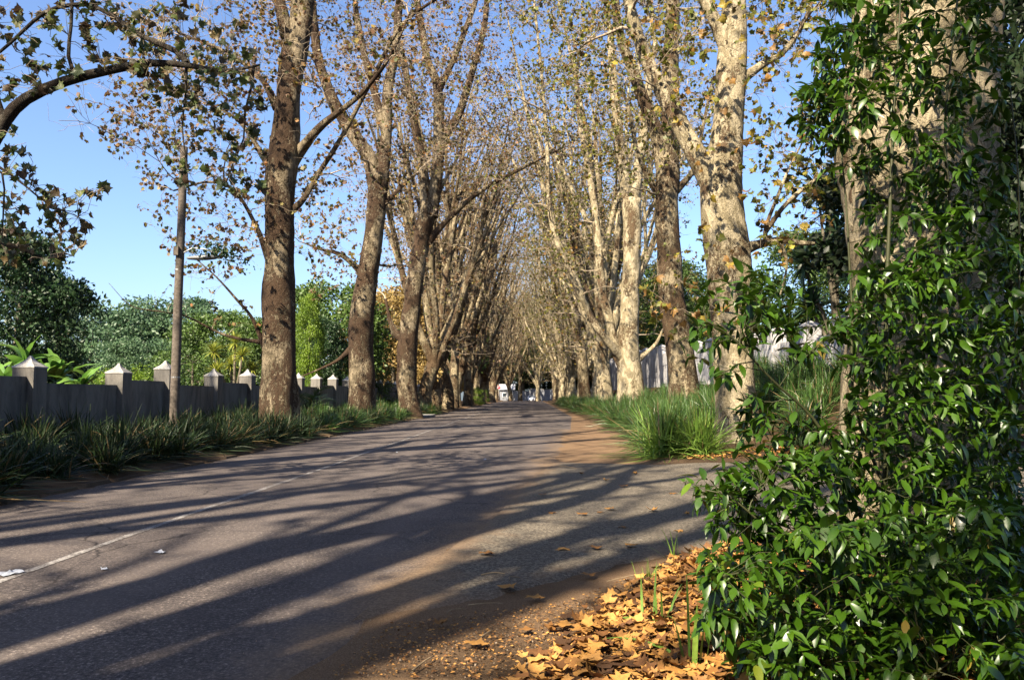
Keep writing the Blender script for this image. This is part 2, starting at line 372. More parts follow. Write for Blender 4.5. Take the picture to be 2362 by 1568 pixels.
def asphalt():
    t = NT('asphalt'); p = t.pos()
    n1 = t.noise(p, 34, 3, 0.8); n0 = t.noise(p, 85, 2, 0.8); n2 = t.noise(p, 2.6, 6, 0.7); n3 = t.noise(p, 0.45, 4, 0.6, 0.6)
    g = t.math('ADD', t.math('MULTIPLY', n1, 0.6), t.math('MULTIPLY', n0, 0.4))
    c = t.ramp(g, [(0.36, (0.010, 0.008, 0.008)), (0.48, (0.050, 0.042, 0.040)), (0.56, (0.100, 0.083, 0.074)), (0.64, (0.30, 0.25, 0.215))])
    c = t.mix(t.ramp(n2, [(0.35, 0.0), (0.7, 0.40)]), c, (0.115, 0.094, 0.080))
    c = t.mix(t.ramp(n3, [(0.45, 0.0), (0.62, 0.40)]), c, (0.040, 0.033, 0.033))
    # wheel tracks polished a little paler, running along the lanes
    sep = t.n('ShaderNodeSeparateXYZ'); t.l(p, sep.inputs[0])
    w = t.math('SINE', t.math('MULTIPLY', t.math('ADD', sep.outputs[0], t.math('MULTIPLY', n3, 0.5)), 3.7))
    c = t.mix(t.math('MULTIPLY', t.ramp(t.math('ADD', t.math('MULTIPLY', w, 0.5), 0.5), [(0.5, 0.0), (1.0, 1.0)]), 0.28), c, (0.125, 0.103, 0.092))
    # cracks
    v = t.n('ShaderNodeTexVoronoi', feature='DISTANCE_TO_EDGE'); v.inputs['Scale'].default_value = 0.55
    wn_ = t.n('ShaderNodeTexNoise'); wn_.inputs['Scale'].default_value = 2.5; wn_.inputs['Detail'].default_value = 5; t.l(p, wn_.inputs['Vector'])
    t.l(t.mix(0.25, p, wn_.outputs['Color']), v.inputs['Vector'])
    cm = t.math('MULTIPLY', t.ramp(v.outputs['Distance'], [(0.0, 0.9), (0.010, 0.0)]), t.ramp(t.noise(p, 0.3, 2), [(0.48, 0.0), (0.58, 1.0)]))
    c = t.mix(cm, c, (0.010, 0.008, 0.008))
    # dust drifted in from the verge
    e = t.attr('tint')
    m = t.math('ADD', e, t.math('MULTIPLY', t.math('SUBTRACT', t.noise(p, 1.3, 7, 0.7), 0.5), 1.3))
    m = t.math('ADD', m, t.math('MULTIPLY', t.math('SUBTRACT', g, 0.5), 1.2))
    dust = t.ramp(t.noise(p, 40, 6, 0.75), [(0.3, (0.085, 0.055, 0.032)), (0.5, (0.15, 0.102, 0.063)), (0.7, (0.24, 0.17, 0.11))])
    c = t.mix(t.ramp(m, [(0.35, 0.0), (0.95, 0.9)]), c, dust)
    t.col(c); t.rough(0.9, 0.2)
    t.bump(t.math('ADD', g, t.math('MULTIPLY', n2, 0.5)), 0.8, 0.012); return t.m
def drive_mat():
    t = NT('driveway_asphalt'); p = t.pos()
    n1 = t.noise(p, 36, 4, 0.85); n2 = t.noise(p, 1.6, 7, 0.7)
    c = t.ramp(n1, [(0.36, (0.020, 0.017, 0.013)), (0.48, (0.070, 0.060, 0.047)), (0.62, (0.22, 0.19, 0.145))])
    c = t.mix(t.ramp(n2, [(0.35, 0.0), (0.7, 0.4)]), c, (0.088, 0.070, 0.050))
    e = t.attr('tint'); m = t.math('ADD', e, t.math('MULTIPLY', t.math('SUBTRACT', t.noise(p, 1.8, 6, 0.65), 0.5), 1.2))
    dust = t.ramp(t.noise(p, 45, 5, 0.7), [(0.3, (0.080, 0.052, 0.030)), (0.5, (0.14, 0.094, 0.058)), (0.7, (0.23, 0.16, 0.10))])
    c = t.mix(t.ramp(m, [(0.35, 0.0), (0.9, 0.92)]), c, dust)
    grit = t.noise(p, 60, 1, 0.5); c = t.mix(t.ramp(grit, [(0.70, 0.0), (0.74, 0.6)]), c, (0.22, 0.175, 0.125))
    t.col(c); t.rough(0.9, 0.2); t.bump(t.math('ADD', n1, n2), 0.5, 0.006); return t.m
def dirt_mat():
    t = NT('dirt'); p = t.pos()
    n1 = t.noise(p, 26, 8, 0.75); n2 = t.noise(p, 0.9, 4, 0.6); n3 = t.noise(p, 120, 3, 0.7)
    c = t.ramp(n1, [(0.30, (0.020, 0.0125, 0.0075)), (0.52, (0.055, 0.035, 0.020)), (0.75, (0.13, 0.085, 0.046))])
    dry = t.ramp(n3, [(0.3, (0.095, 0.058, 0.032)), (0.5, (0.15, 0.096, 0.056)), (0.7, (0.24, 0.16, 0.095))])
    e = t.attr('tint'); m = t.math('ADD', e, t.math('MULTIPLY', t.math('SUBTRACT', n2, 0.5), 1.0))
    c = t.mix(t.ramp(m, [(0.3, 0.0), (0.8, 1.0)]), c, dry)
    sp = t.noise(p, 55, 2, 0.6); c = t.mix(t.ramp(sp, [(0.66, 0.0), (0.72, 0.6)]), c, (0.24, 0.165, 0.08))
    t.col(c); t.rough(0.95, 0.1); t.bump(t.math('ADD', n1, t.math('MULTIPLY', n3, 0.5)), 0.7, 0.03); return t.m
ASPHALT, DRIVE, DIRT = asphalt(), drive_mat(), dirt_mat()
def paint_mat():
    t = NT('worn_road_paint'); p = t.pos(); n = t.noise(p, 38, 5, 0.75); n2 = t.noise(p, 3, 4)
    s_ = t.math('ADD', n, t.math('MULTIPLY', n2, 0.5))
    t.col(t.ramp(s_, [(0.68, (0.07, 0.06, 0.055)), (0.90, (0.27, 0.255, 0.24))])); t.rough(0.8, 0.2); return t.m
PAINT = paint_mat()
def plaster(name, c, stain):
    t = NT(name); p = t.pos(); n = t.noise(p, 2.6, 7, 0.7, 0.4, (1, 1, 0.28)); n2 = t.noise(p, 35, 4, 0.6)
    c1 = t.mix(t.ramp(n, [(0.42, 0.0), (0.62, 0.9)]), c, stain); c1 = t.mix(t.ramp(n2, [(0.3, 0.25), (0.6, 0.0)]), c1, stain)
    t.col(c1); t.rough(0.9, 0.2); t.bump(n2, 0.35, 0.01); return t.m
GREYWALL = plaster('grey_plaster', (0.16, 0.148, 0.13), (0.075, 0.07, 0.063))
CAPMAT = plaster('weathered_cap', (0.34, 0.33, 0.31), (0.14, 0.13, 0.12))
WHITEWALL = plaster('pale_precast', (0.42, 0.41, 0.415), (0.24, 0.235, 0.235))
WHITE = plaster('white_paint_wall', (0.19, 0.195, 0.215), (0.12, 0.125, 0.135))
POLEWOOD = plain('pole_timber', (0.085, 0.07, 0.056), 0.85, 0.2, var=0.45, scale=14)
METAL = plain('grey_metal', (0.26, 0.27, 0.28), 0.45, 0.5, 0.6)
LAMPGLASS = plain('lamp_cover', (0.16, 0.165, 0.165), 0.25, 0.5)
CONC = plain('concrete', (0.26, 0.25, 0.23), 0.9, 0.2, var=0.2, scale=9)
KERB = plain('kerb_concrete', (0.075, 0.053, 0.035), 0.95, 0.15, var=0.3, scale=7)
PAPER = plain('paper', (0.30, 0.32, 0.36), 0.7, 0.2, var=0.05)
STICK = plain('dead_twig', (0.24, 0.18, 0.11), 0.85, 0.2, var=0.35, scale=20)
PEBBLE = plain('pebble', (0.20, 0.15, 0.105), 0.85, 0.2, var=0.25, scale=12)
CARWHITE = plain('car_paint_white', (0.80, 0.80, 0.81), 0.25, 0.5, var=0.02)
CARGLASS = plain('car_glass', (0.03, 0.04, 0.05), 0.08, 0.6, var=0.05)
RUBBER = plain('rubber', (0.02, 0.02, 0.02), 0.8, 0.2)
BLACKP = plain('black_plastic', (0.03, 0.03, 0.03), 0.5, 0.4)
SIGNRED = plain('sign_red', (0.62, 0.05, 0.07), 0.45, 0.4, var=0.04)
SIGNW = plain('sign_white', (0.8, 0.8, 0.8), 0.45, 0.4, var=0.03)
ROOFT = plain('grey_roof', (0.34, 0.35, 0.38), 0.8, 0.2, var=0.2)

# ------------------------------------------------------------------ ground
def grid(xs, ys, zf, tf):
    X, Y = np.meshgrid(xs, ys); V = np.column_stack([X.ravel(), Y.ravel(), zf(X, Y).ravel()])
    nx, ny = len(xs), len(ys); i = np.arange(ny - 1)[:, None] * nx + np.arange(nx - 1)[None]
    q = np.stack([i, i + 1, i + nx + 1, i + nx], -1).reshape(-1, 4)
    return V, q, tf(X, Y).ravel()
# the dusty seam between road and driveway, read from the photograph's ground pixels
seam = np.array([ground(*p)[:2] for p in [(560, 1640), (700, 1545), (800, 1450), (900, 1365), (1000, 1300), (1080, 1240), (1150, 1190), (1200, 1130), (1255, 1085), (1290, 1062)]])
verge = np.array([ground(*p)[:2] for p in [(1290, 1062), (1318, 1004), (1323, 962)]])
far_e = np.array([ground(*p)[:2] for p in [(1290, 1064), (1360, 1066), (1440, 1068), (1560, 1072), (1700, 1078)]]); far_e = np.vstack([far_e, [(9.0, 17.4), (14, 18)]])
near_e = np.array([ground(*p)[:2] for p in [(800, 1452), (960, 1425), (1130, 1410), (1290, 1385), (1420, 1340), (1520, 1308), (1620, 1285)]]); near_e = np.vstack([near_e, [(3.4, 8.4), (14, 8.6)]])
def sdist(X, Y, L):
    best = np.full(X.shape, 1e9)
    for a, b in zip(L[:-1], L[1:]):
        d = b - a; t = np.clip(((X - a[0]) * d[0] + (Y - a[1]) * d[1]) / (d @ d), 0, 1)
        best = np.minimum(best, np.hypot(X - a[0] - t * d[0], Y - a[1] - t * d[1]))
    return best
def road_right(y):
    sx = np.interp(y, seam[:, 1], seam[:, 0])
    return np.where(y < seam[-1, 1], sx + 0.12, np.interp(y, [seam[-1, 1], 24, 32.5, 33.5, 50, 56, 80, 400], [seam[-1, 0], 1.0, 1.35, 1.75, 2.65, 3.0, 3.05, 3.05]))
gx = np.concatenate([[-900, -500, -250, -130, -80, -50, -35, -25, -19, -15], np.arange(-13, -2, 0.5), np.arange(-2, 8, 0.2), np.arange(8, 14, 0.5), [15, 18, 22, 30, 45, 70, 120, 250, 500, 900]])
gy = np.concatenate([[-400, -200, -100, -60, -40, -25, -15, -8, -4, -1], np.arange(0, 26, 0.25), np.arange(26, 70, 1.0), np.arange(70, 240, 4.0), [250, 280, 330, 400, 550, 800, 1300]])
V, q, t = grid(gx, gy, terrain, lambda X, Y: np.clip(1.1 * sstep(16, 19, Y) * sstep(3.9, 3.0, X) * sstep(-3, 0, X) + 0.55 * sstep(-7.2, -7.5, X) * sstep(-8.6, -7.9, X) + 0.6 * np.exp(-sdist(X, Y, seam) / 0.4) + 0.8 * np.exp(-sdist(X, Y, near_e) / 0.45) + 0.3 * sstep(1.2, 0.2, X) * sstep(-1.6, -1.0, X) * sstep(9, 7, Y), 0, 1.1))
V[:, 2] -= 0.006
mb = MB(); mb.add(V, q, 0, t); tag(mb.obj('ground', DIRT), kind='structure')
# road
ys = np.concatenate([[-400, -200, -80, -30, -10, -3], np.arange(0, 30, 0.25), np.arange(30, 62, 0.5), np.arange(62, 206, 3.0)])
rgn = np.random.default_rng(11)
us = np.linspace(0, 1, 46); rows = []
for y in ys:
    xr = float(road_right(y)) if y > 0 else float(road_right(0.0))
    jag = 0.05 * math.sin(y * 5.3) + 0.05 * math.sin(y * 2.1 + 1) + 0.03 * rgn.normal()
    if y > 31: jag *= 0.25
    xl = -7.42 + 0.04 * math.sin(y * 1.1) + 0.03 * rgn.normal()
    rows.append(np.column_stack([xl + (xr + jag - xl) * us, np.full(46, y)]))
P = np.vstack(rows); X, Y = P[:, 0], P[:, 1]
dust = 0.95 * np.exp(-np.maximum(sdist(X, Y, seam), 0) / 0.42) + 0.95 * np.exp(-sdist(X, Y, verge) / 0.9) * (Y < 36) + 0.5 * np.exp(-np.abs(X + 7.42) / 0.18)
zz = 0.006 + np.where(X > -1.5, terrain(X, Y), 0); zz.reshape(-1, 46)[:, -1] -= 0.02; V = np.column_stack([X, Y, zz]); n = len(ys)
i = np.arange(n - 1)[:, None] * 46 + np.arange(45)[None]
mb = MB(); mb.add(V, np.stack([i, i + 1, i + 47, i + 46], -1).reshape(-1, 4), 0, dust); road = tag(mb.obj('road', ASPHALT), kind='structure')
# centre line and far edge line
def strip(name, pts, w, z, mat, parent):
    pts = np.asarray(pts, float); d = norm(np.gradient(pts, axis=0)); nn = np.column_stack([-d[:, 1], d[:, 0]])
    ww = w / 2 * (1 + 0.18 * np.random.default_rng(5).normal(size=(len(pts), 2)).clip(-1.5, 1.5))
    A = pts + nn * ww[:, :1]; B = pts - nn * ww[:, 1:]; k = len(pts)
    V = np.column_stack([np.vstack([A, B]), np.full(2 * k, z)]); i = np.arange(k - 1)
    mb = MB(); mb.add(V, np.stack([i, i + k, i + k + 1, i + 1], -1)); return mb.obj(name, mat, parent)
yy = np.arange(2, 198, 0.35); cl = np.column_stack([np.full(len(yy), -4.42) + 0.02 * np.sin(yy * 0.5), yy])
strip('centre_line', cl, 0.10, 0.0105, PAINT, road)
yy = np.arange(96, 140, 1.0); strip('edge_line', np.column_stack([np.full(len(yy), 2.8), yy]), 0.11, 0.0105, PAINT, road)
# driveway sheet between two curves: near edge and far edge
xs_s = np.concatenate([np.arange(-1.6, 6, 0.12), np.arange(6, 14, 0.5)])
def lerp_curve(C, s):
    d = np.concatenate([[0], np.cumsum(np.linalg.norm(np.diff(C, axis=0), axis=1))]); d /= d[-1]
    return np.column_stack([np.interp(s, d, C[:, 0]), np.interp(s, d, C[:, 1])])
side = seam[2:-0][::1]
nu, nv = 90, 60
top = lerp_curve(far_e, np.linspace(0, 1, nu)); bot = lerp_curve(near_e, np.linspace(0, 1, nu))
P = []
for b in range(nv):
    v = b / (nv - 1); row = bot * (1 - v) + top * v
    # pull the road-side end onto the seam
    sx = np.interp(row[:, 1], seam[:, 1], seam[:, 0]); w = np.exp(-np.linspace(0, 1, nu) * 9)
    row[:, 0] = row[:, 0] * (1 - w) + (sx - 0.02) * w
    row[:, 1] += (0.05 * np.sin(np.arange(nu) * 1.9) + 0.04 * rgn.normal(size=nu)) * (1 if b == 0 else 0)
    P.append(row)
P = np.vstack(P); X, Y = P[:, 0], P[:, 1]
dd = 0.85 * np.exp(-sdist(X, Y, seam) / 0.40) + 1.15 * np.exp(-sdist(X, Y, near_e) / 0.5) + 0.5 * np.exp(-sdist(X, Y, far_e) / 0.3)
i = np.arange(nv - 1)[:, None] * nu + np.arange(nu - 1)[None]
zz = terrain(X, Y) + 0.012; zz.reshape(nv, nu)[0] -= 0.03; zz.reshape(nv, nu)[-1] -= 0.03
mb = MB(); mb.add(np.column_stack([X, Y, zz]), np.stack([i, i + 1, i + nu + 1, i + nu], -1).reshape(-1, 4), 0, dd)
tag(mb.obj('driveway', DRIVE), kind='structure')
# low earthen kerb along the far side of the road, one object of short worn stones
kerb = thing('kerb', (-7.6, 0, 0), 'low worn brown kerb between the road and the strap-leaved plants', 'kerb')
rgk = np.random.default_rng(2)
def box(mb, c, h, mat=0, rz=0.0, taper=1.0, tint=0.5):
    c = np.asarray(c, float); a, b = math.cos(rz), math.sin(rz); V = []
    for sz in (-1, 1):
        k = taper if sz > 0 else 1
        for sx, sy in ((-1, -1), (1, -1), (1, 1), (-1, 1)):
            x, y = sx * h[0] * k, sy * h[1] * k; V.append((c[0] + a * x - b * y, c[1] + b * x + a * y, c[2] + sz * h[2]))
    mb.add(V, np.array([(3, 2, 1, 0), (4, 5, 6, 7), (0, 1, 5, 4), (1, 2, 6, 5), (2, 3, 7, 6), (3, 0, 4, 7)]), mat, tint)
for kq in range(64):
    y0 = 5 + kq * 1.0 if kq < 50 else 55 + (kq - 50) * 3.0; ln = 0.485 if kq < 50 else 1.48
    mb = MB(); box(mb, (0, 0, 0), (0.16, ln + .012, 0.07), taper=0.7)
    o = mb.obj('kerb_stone', KERB, kerb, smooth=False); o.location = (-0.02 + rgk.normal(0, 0.015), y0 + ln, -0.032 + rgk.normal(0, 0.010)); o.rotation_euler = (rgk.normal(0, .01), rgk.normal(0, .02), rgk.normal(0, .006))

# ------------------------------------------------------------------ plane trees
def offs(rg, n, lo, hi, up_lo, up_hi, out=None):
    az = rg.uniform(0, 2 * math.pi, n); el = rg.uniform(R(up_lo), R(up_hi), n); L = rg.uniform(lo, hi, n)
    d = np.column_stack([np.cos(az) * np.cos(el), np.sin(az) * np.cos(el), np.sin(el)])
    if out is not None:
        o = norm(out * [1, 1, 0]); d = norm(d + 0.5 * o)
    return d * L[:, None]
def fill_crown(mb, sk, rg, n1, n2, n3, zmin=6.0, fine=1.0, hi=30.0, reach=4.6):
    """secondary branches, then twigs, then fine twigs, all joined to the limbs"""
    def base(n, r_lo, r_hi, zlo):
        m = np.where((sk.r[:sk.n] >= r_lo) & (sk.r[:sk.n] <= r_hi) & (sk.P[:sk.n, 2] > zlo) & (sk.P[:sk.n, 2] < hi))[0]
        if len(m) == 0: m = np.arange(sk.n)
        return sk.P[rg.choice(m, n)]
    b = base(n1, 0.03, 0.4, zmin); t1 = b + offs(rg, n1, 2.0, reach, 0, 65, b); s1 = sk.grow(mb, t1, rg, 0.012, 0.014, 0.085, 6, 7, 0.0, 0.06, minz=zmin - 2)
    A = np.concatenate(s1) if s1 else sk.P[:sk.n]
    m = np.where((sk.r[:sk.n] < 0.10) & (sk.P[:sk.n, 2] > zmin - 1.5))[0]; B = sk.P[m] if len(m) else A
    pick = np.concatenate([A[rg.integers(0, len(A), n2 // 2)], B[rg.integers(0, len(B), n2 - n2 // 2)]])
    t2 = pick + offs(rg, n2, 0.8, 2.2, -20, 60); s2 = sk.grow(mb, t2, rg, 0.0075 * fine, 0.009, 0.03, 4, 5, 0.0, 0.08, minz=zmin - 3)
    A = np.concatenate(s1 + s2); t3 = A[rg.integers(0, len(A), n3)] + offs(rg, n3, 0.35, 1.15, -50, 50)
    s3 = sk.grow(mb, t3, rg, 0.0055 * fine, 0.005, 0.012, 3, 3, 0.05, 0.10, lowpen=0.5, minz=zmin - 4)
    return s1, s2, s3
def make_limbs(rg, P0, r0, n, H, spread=(7, 27), lean=np.zeros(3), az0=None):
    out = []; az0 = rg.uniform(0, 6.28) if az0 is None else az0
    for i in range(n):
        az = az0 + i * 2 * math.pi / n + rg.normal(0, 0.3); a = R(rg.uniform(*spread)); L = (H - P0[2]) / math.cos(a) * rg.uniform(0.85, 1.08)
        d = np.array([math.cos(az) * math.sin(a), math.sin(az) * math.sin(a), math.cos(a)]) + lean
        side = np.array([-math.sin(az), math.cos(az), 0]) * rg.normal(0, 0.06); r = r0 * rg.uniform(0.36, 0.62); pts = []
        for u in np.linspace(0, 1, 7):
            p = P0 + d * L * u + side * L * math.sin(u * 3) + np.array([math.cos(az), math.sin(az), 0]) * (0.9 * math.sin(u * 3.1) * a * L * 0.12) + (rg.normal(0, 0.14, 3) * [1, 1, 0.3] if 0 < u else 0)
            pts.append((*p, r * (1 - u) ** 0.85 + 0.022))
        out.append(pts)
        for u0 in ((0.28, 0.5) if rg.random() < 0.6 else (0.4,)):
            q = np.array(pts[int(u0 * 6 + 0.5)]); az2 = az + rg.choice([-1, 1]) * rg.uniform(0.6, 1.6); a2 = R(rg.uniform(14, 34)); L2 = L * (1 - u0) * rg.uniform(0.75, 1.0)
            d2 = np.array([math.cos(az2) * math.sin(a2), math.sin(az2) * math.sin(a2), math.cos(a2)])
            out.append([(*(q[:3] + d2 * L2 * u + (rg.normal(0, 0.1, 3) if u > 0 else 0)), q[3] * 0.68 * (1 - u) ** 0.85 + 0.016) for u in np.linspace(0, 1, 6)])
    return out
def build_tree(name, base, stems, seed, bark, leafm, n=(45, 200, 900), per=3, lsize=0.15, tpl=PL_FAR, zmin=6.0, label=None, group=None, extra=(), cat='tree', fine=1.0, k=14, flare=0.28, step=0.3, t_lo=0.3, reach=4.6):
    """stems: first is the trunk; all in world coordinates around base"""
    rg = np.random.default_rng(seed); base = np.asarray(base, float); root = thing(name, base, label, cat, group)
    mt = MB(); mc = MB(); sk = Skel()
    for i, st in enumerate(stems):
        st = np.array(st, float); st[:, :3] -= base
        P, T, r = stem(mt, st, k if i == 0 or st[0, 3] > 0.2 else 10, step, 0.055, flare if i == 0 else 0.0, seed * 31 + i)
        sk.add(P, T, r)
    s1, s2, s3 = fill_crown(mc, sk, rg, *n, zmin=zmin, fine=fine, reach=reach)
    ex = []
    for tips, kw in extra: ex += sk.grow(mc, np.asarray(tips) - base, rg, **kw)
    mt.obj('trunk', bark, root)
    leaves_on(mc, s3, rg, per, lsize, tpl, 1, 0.6, t_lo); leaves_on(mc, s2, rg, max(1, per - 1), lsize, tpl, 1, 0.6, 0.4)
    by = {}
    for p in ex: by.setdefault(len(p), []).append(p)
    for v in by.values(): leaves_on(mc, v, rg, 2, lsize, tpl, 1, 0.6, 0.5)
    mc.obj('crown', [TWIG, leafm], root)
    return root, sk, ex
def proto(seed, bark, leafm, label, group, hf=None, H=None, r0=None, nl=4, **kw):
    rg = np.random.default_rng(seed); hf = hf or rg.uniform(4.5, 8); H = H or rg.uniform(23, 27); r0 = r0 or rg.uniform(0.5, 0.62)
    lx, ly = rg.normal(0, 0.35, 2); tr = []
    for u in np.linspace(0, 1, 6):
        tr.append((lx * u * u, ly * u * u + 0.12 * math.sin(u * 4), -0.25 + (hf + 0.25) * u, r0 * (1 - 0.22 * u) + (0.05 * (1 - u))))
    top = np.array(tr[-1])
    tr.append((top[0] * 1.1, top[1] * 1.1, hf + 1.2, r0 * 0.5))
    stems = [tr] + make_limbs(rg, np.array([top[0], top[1], hf - 0.5]), r0, nl, H)
    if rg.random() < 0.7:   # a low slanting limb
        az = rg.uniform(0, 6.28); z = rg.uniform(1.8, 3.5)
        stems.append([(lx * .2 + math.cos(az) * q * 0.45, math.sin(az) * q * 0.45, z + q, 0.16 * (1 - q / 9) + 0.02) for q in (0, 1.2, 3, 5, 7)])
    return build_tree('plane_tree', (0, 0, 0), stems, seed, bark, leafm, label=label, group=group, **kw)[0]
def P4(rows, D, last=0.0):
    """(x, y, half-width) in reading pixels at depth D (+ optional depth shift) -> (x, y, z, radius in metres)"""
    out = []
    for r in rows:
        d = D + (r[3] if len(r) > 3 else 0); p = pix(r[0], r[1], d); out.append((*p, r[2] / F * d * 1.0))
    return out
def onto_ground(st, b):
    st = list(st); st[0] = (b[0], b[1], b[2] - 0.3, st[0][3]); return st
def extend(rg, st, H):
    p = np.array(st[-1]); q = np.array(st[-2]); d = norm((p - q)[:3]); d = norm(d + [0, 0, 0.8]); L = max(3.0, H - p[2])
    return list(st) + [(*(p[:3] + d * L * u + rg.normal(0, 0.15, 3)), max(0.02, p[3] * (1 - u * 0.93))) for u in (0.25, 0.5, 0.75, 1.0)]
def px_tips(rg, poly, n, D0, D1):
    """random points inside a pixel polygon, spread through depths D0..D1"""
    poly = np.array(poly, float); lo, hi = poly.min(0), poly.max(0); out = []
    while len(out) < n:
        x, y = rg.uniform(lo, hi); c = False; j = len(poly) - 1
        for i in range(len(poly)):
            if (poly[i, 1] > y) != (poly[j, 1] > y) and x < (poly[j, 0] - poly[i, 0]) * (y - poly[i, 1]) / (poly[j, 1] - poly[i, 1]) + poly[i, 0]: c = not c
            j = i
        if c: out.append(pix(x, y, rg.uniform(D0, D1)))
    return np.array(out)

GL, GR = 'plane trees along the low grey wall', 'plane trees beside the tall pale wall'
rg = np.random.default_rng(77)
TW = dict(r_tip=0.006, taper=0.010, rmax=0.05, k=4, nseg=6, droop=0.0, wob=0.07, lowpen=0.25, minz=2.0)
TF = dict(r_tip=0.005, taper=0.005, rmax=0.012, k=3, nseg=4, droop=0.05, wob=0.1, lowpen=0.1, minz=2.0)

# --- thick trunk beside the utility pole
b = pix(643, 1012, 28.5); b[2] = gz(b[0], b[1])
st = [onto_ground(P4([(645, 1020, 46), (645, 940, 44), (644, 870, 41), (643, 800, 39), (643, 700, 37), (645, 600, 34), (645, 500, 33), (646, 430, 35), (652, 370, 38), (660, 300, 31), (667, 200, 28), (677, 120, 30)], 28.5), b)]
st += [extend(rg, P4([(674, 140, 18), (655, 50, 15), (630, -60, 12)], 28.5), 24), extend(rg, P4([(682, 150, 24), (700, 40, 21), (715, -100, 17)], 28.5), 25), extend(rg, P4([(676, 130, 16), (683, 0, 13), (672, -120, 10)], 28.5), 23)]
st += [P4([(668, 490, 10), (700, 460, 7), (738, 395, 6.2), (791, 312, 5.6, -.5), (855, 190, 5, -1), (926, 60, 4.2, -1.5), (1019, -10, 3, -2), (1090, -60, 1.5, -2)], 28.5),
       P4([(665, 380, 22), (695, 345, 13), (741, 291, 9, -1), (800, 245, 6.5, -1.5), (842, 207, 5.5, -2), (900, 130, 4, -3), (950, 20, 2, -3)], 28.5),
       P4([(630, 390, 14), (603, 355, 7), (576, 311, 5), (540, 270, 3.5), (480, 240, 2)], 28.5),
       P4([(620, 790, 7), (560, 783, 3.6), (500, 765, 2.8), (430, 730, 2.0, -.5), (350, 716, 1.3, -1), (300, 704, 0.9, -1), (251, 653, 0.5, -1)], 28.5),
       P4([(640, 250, 12), (600, 180, 6), (520, 120, 4, 1), (420, 80, 3, 1)], 28.5),
       P4([(620, 600, 9), (590, 520, 5, -.5), (540, 440, 4, -1), (480, 420, 3, -1), (400, 440, 2, -1)], 28.5),
       P4([(620, 830, 8), (585, 740, 4), (545, 690, 3), (500, 640, 2), (455, 600, 1.2)], 28.5)]
side = [(245, 300), (300, 200), (420, 140), (600, 110), (620, 300), (610, 560), (540, 660), (430, 640), (330, 520), (300, 420)]
ex = [(px_tips(rg, side, 130, 25.5, 31), TW), (px_tips(rg, side, 800, 25.5, 31), TF), (px_tips(rg, [(420, 560), (600, 520), (600, 760), (470, 740), (330, 690)], 70, 27, 30), TF),
      (px_tips(rg, [(690, 380), (800, 300), (830, 640), (720, 660)], 120, 26.5, 30), TF), (px_tips(rg, [(230, 30), (640, -20), (640, 220), (300, 200)], 420, 26, 31), TF)]
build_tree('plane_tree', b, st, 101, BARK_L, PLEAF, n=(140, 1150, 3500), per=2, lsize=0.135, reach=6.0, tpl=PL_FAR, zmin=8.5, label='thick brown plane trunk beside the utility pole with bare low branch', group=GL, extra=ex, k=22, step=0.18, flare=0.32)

# --- second trunk, forking wide
b = pix(835, 960, 42); b[2] = gz(b[0], b[1])
st = [onto_ground(P4([(835, 960, 33), (835, 880, 30), (832, 800, 29), (836, 720, 28), (850, 620, 24), (865, 520, 22), (872, 430, 23), (874, 390, 20)], 42), b),
      extend(rg, P4([(868, 440, 18), (850, 362, 17), (808, 301, 15), (768, 230, 13), (735, 140, 11), (722, 33, 10), (716, -60, 8)], 42), 26),
      extend(rg, P4([(876, 440, 19), (885, 385, 15), (892, 301, 13), (895, 201, 12), (912, 120, 10), (922, 0, 9)], 42), 27),
      extend(rg, P4([(889, 310, 10), (865, 217, 9), (842, 134, 8), (822, 33, 7)], 42), 26),
      P4([(845, 640, 12), (815, 610, 7), (780, 585, 5), (740, 575, 3), (700, 560, 1.5)], 42), P4([(815, 800, 9), (780, 830, 4), (740, 850, 2.5), (690, 870, 1)], 42),
      P4([(870, 480, 9), (910, 450, 6), (935, 420, 4), (960, 400, 2)], 42)]
build_tree('plane_tree', b, st, 102, BARK_L, PLEAF, n=(140, 1150, 3500), per=2, lsize=0.135, reach=6.0, zmin=6.5, label='leaning brown plane trunk dividing into two wide pale limbs', group=GL, k=18, step=0.25,
           extra=[(px_tips(rg, [(700, 560), (830, 420), (820, 640), (720, 700)], 160, 39, 44), TF), (px_tips(rg, [(890, 400), (960, 350), (960, 600), (890, 640)], 120, 40, 44), TF)])
# --- third, at the road edge
b = pix(948, 958, 52); b[2] = gz(b[0], b[1])
st = [onto_ground(P4([(947, 965, 25), (940, 900, 23), (938, 830, 23), (946, 740, 22), (958, 640, 20), (975, 540, 20), (990, 480, 21)], 52), b),
      extend(rg, P4([(985, 500, 14), (978, 402, 11), (956, 285, 10), (936, 167, 8), (922, 110, 7)], 52), 27),
      extend(rg, P4([(993, 500, 17), (1008, 402, 15), (1012, 301, 13), (1009, 201, 11), (985, 134, 9), (962, 0, 8)], 52), 28),
      extend(rg, P4([(1008, 380, 12), (1026, 318, 11), (1056, 268, 10), (1089, 167, 8), (1116, 67, 7), (1123, 0, 6)], 52), 28),
      extend(rg, P4([(1009, 215, 9), (1043, 144, 7), (1093, 17, 6)], 52), 27),
      P4([(930, 780, 14), (915, 770, 10), (900, 740, 5), (890, 690, 3)], 52), P4([(985, 560, 10), (1040, 500, 6), (1110, 440, 5, -1), (1200, 390, 4, -2), (1300, 340, 2, -3)], 52)]
build_tree('plane_tree', b, st, 103, BARK_L, PLEAF, n=(140, 1150, 3500), per=2, lsize=0.135, reach=6.0, zmin=7.5, label='plane tree rising from the road edge by the pale drain slab', group=GL, k=16, step=0.3)

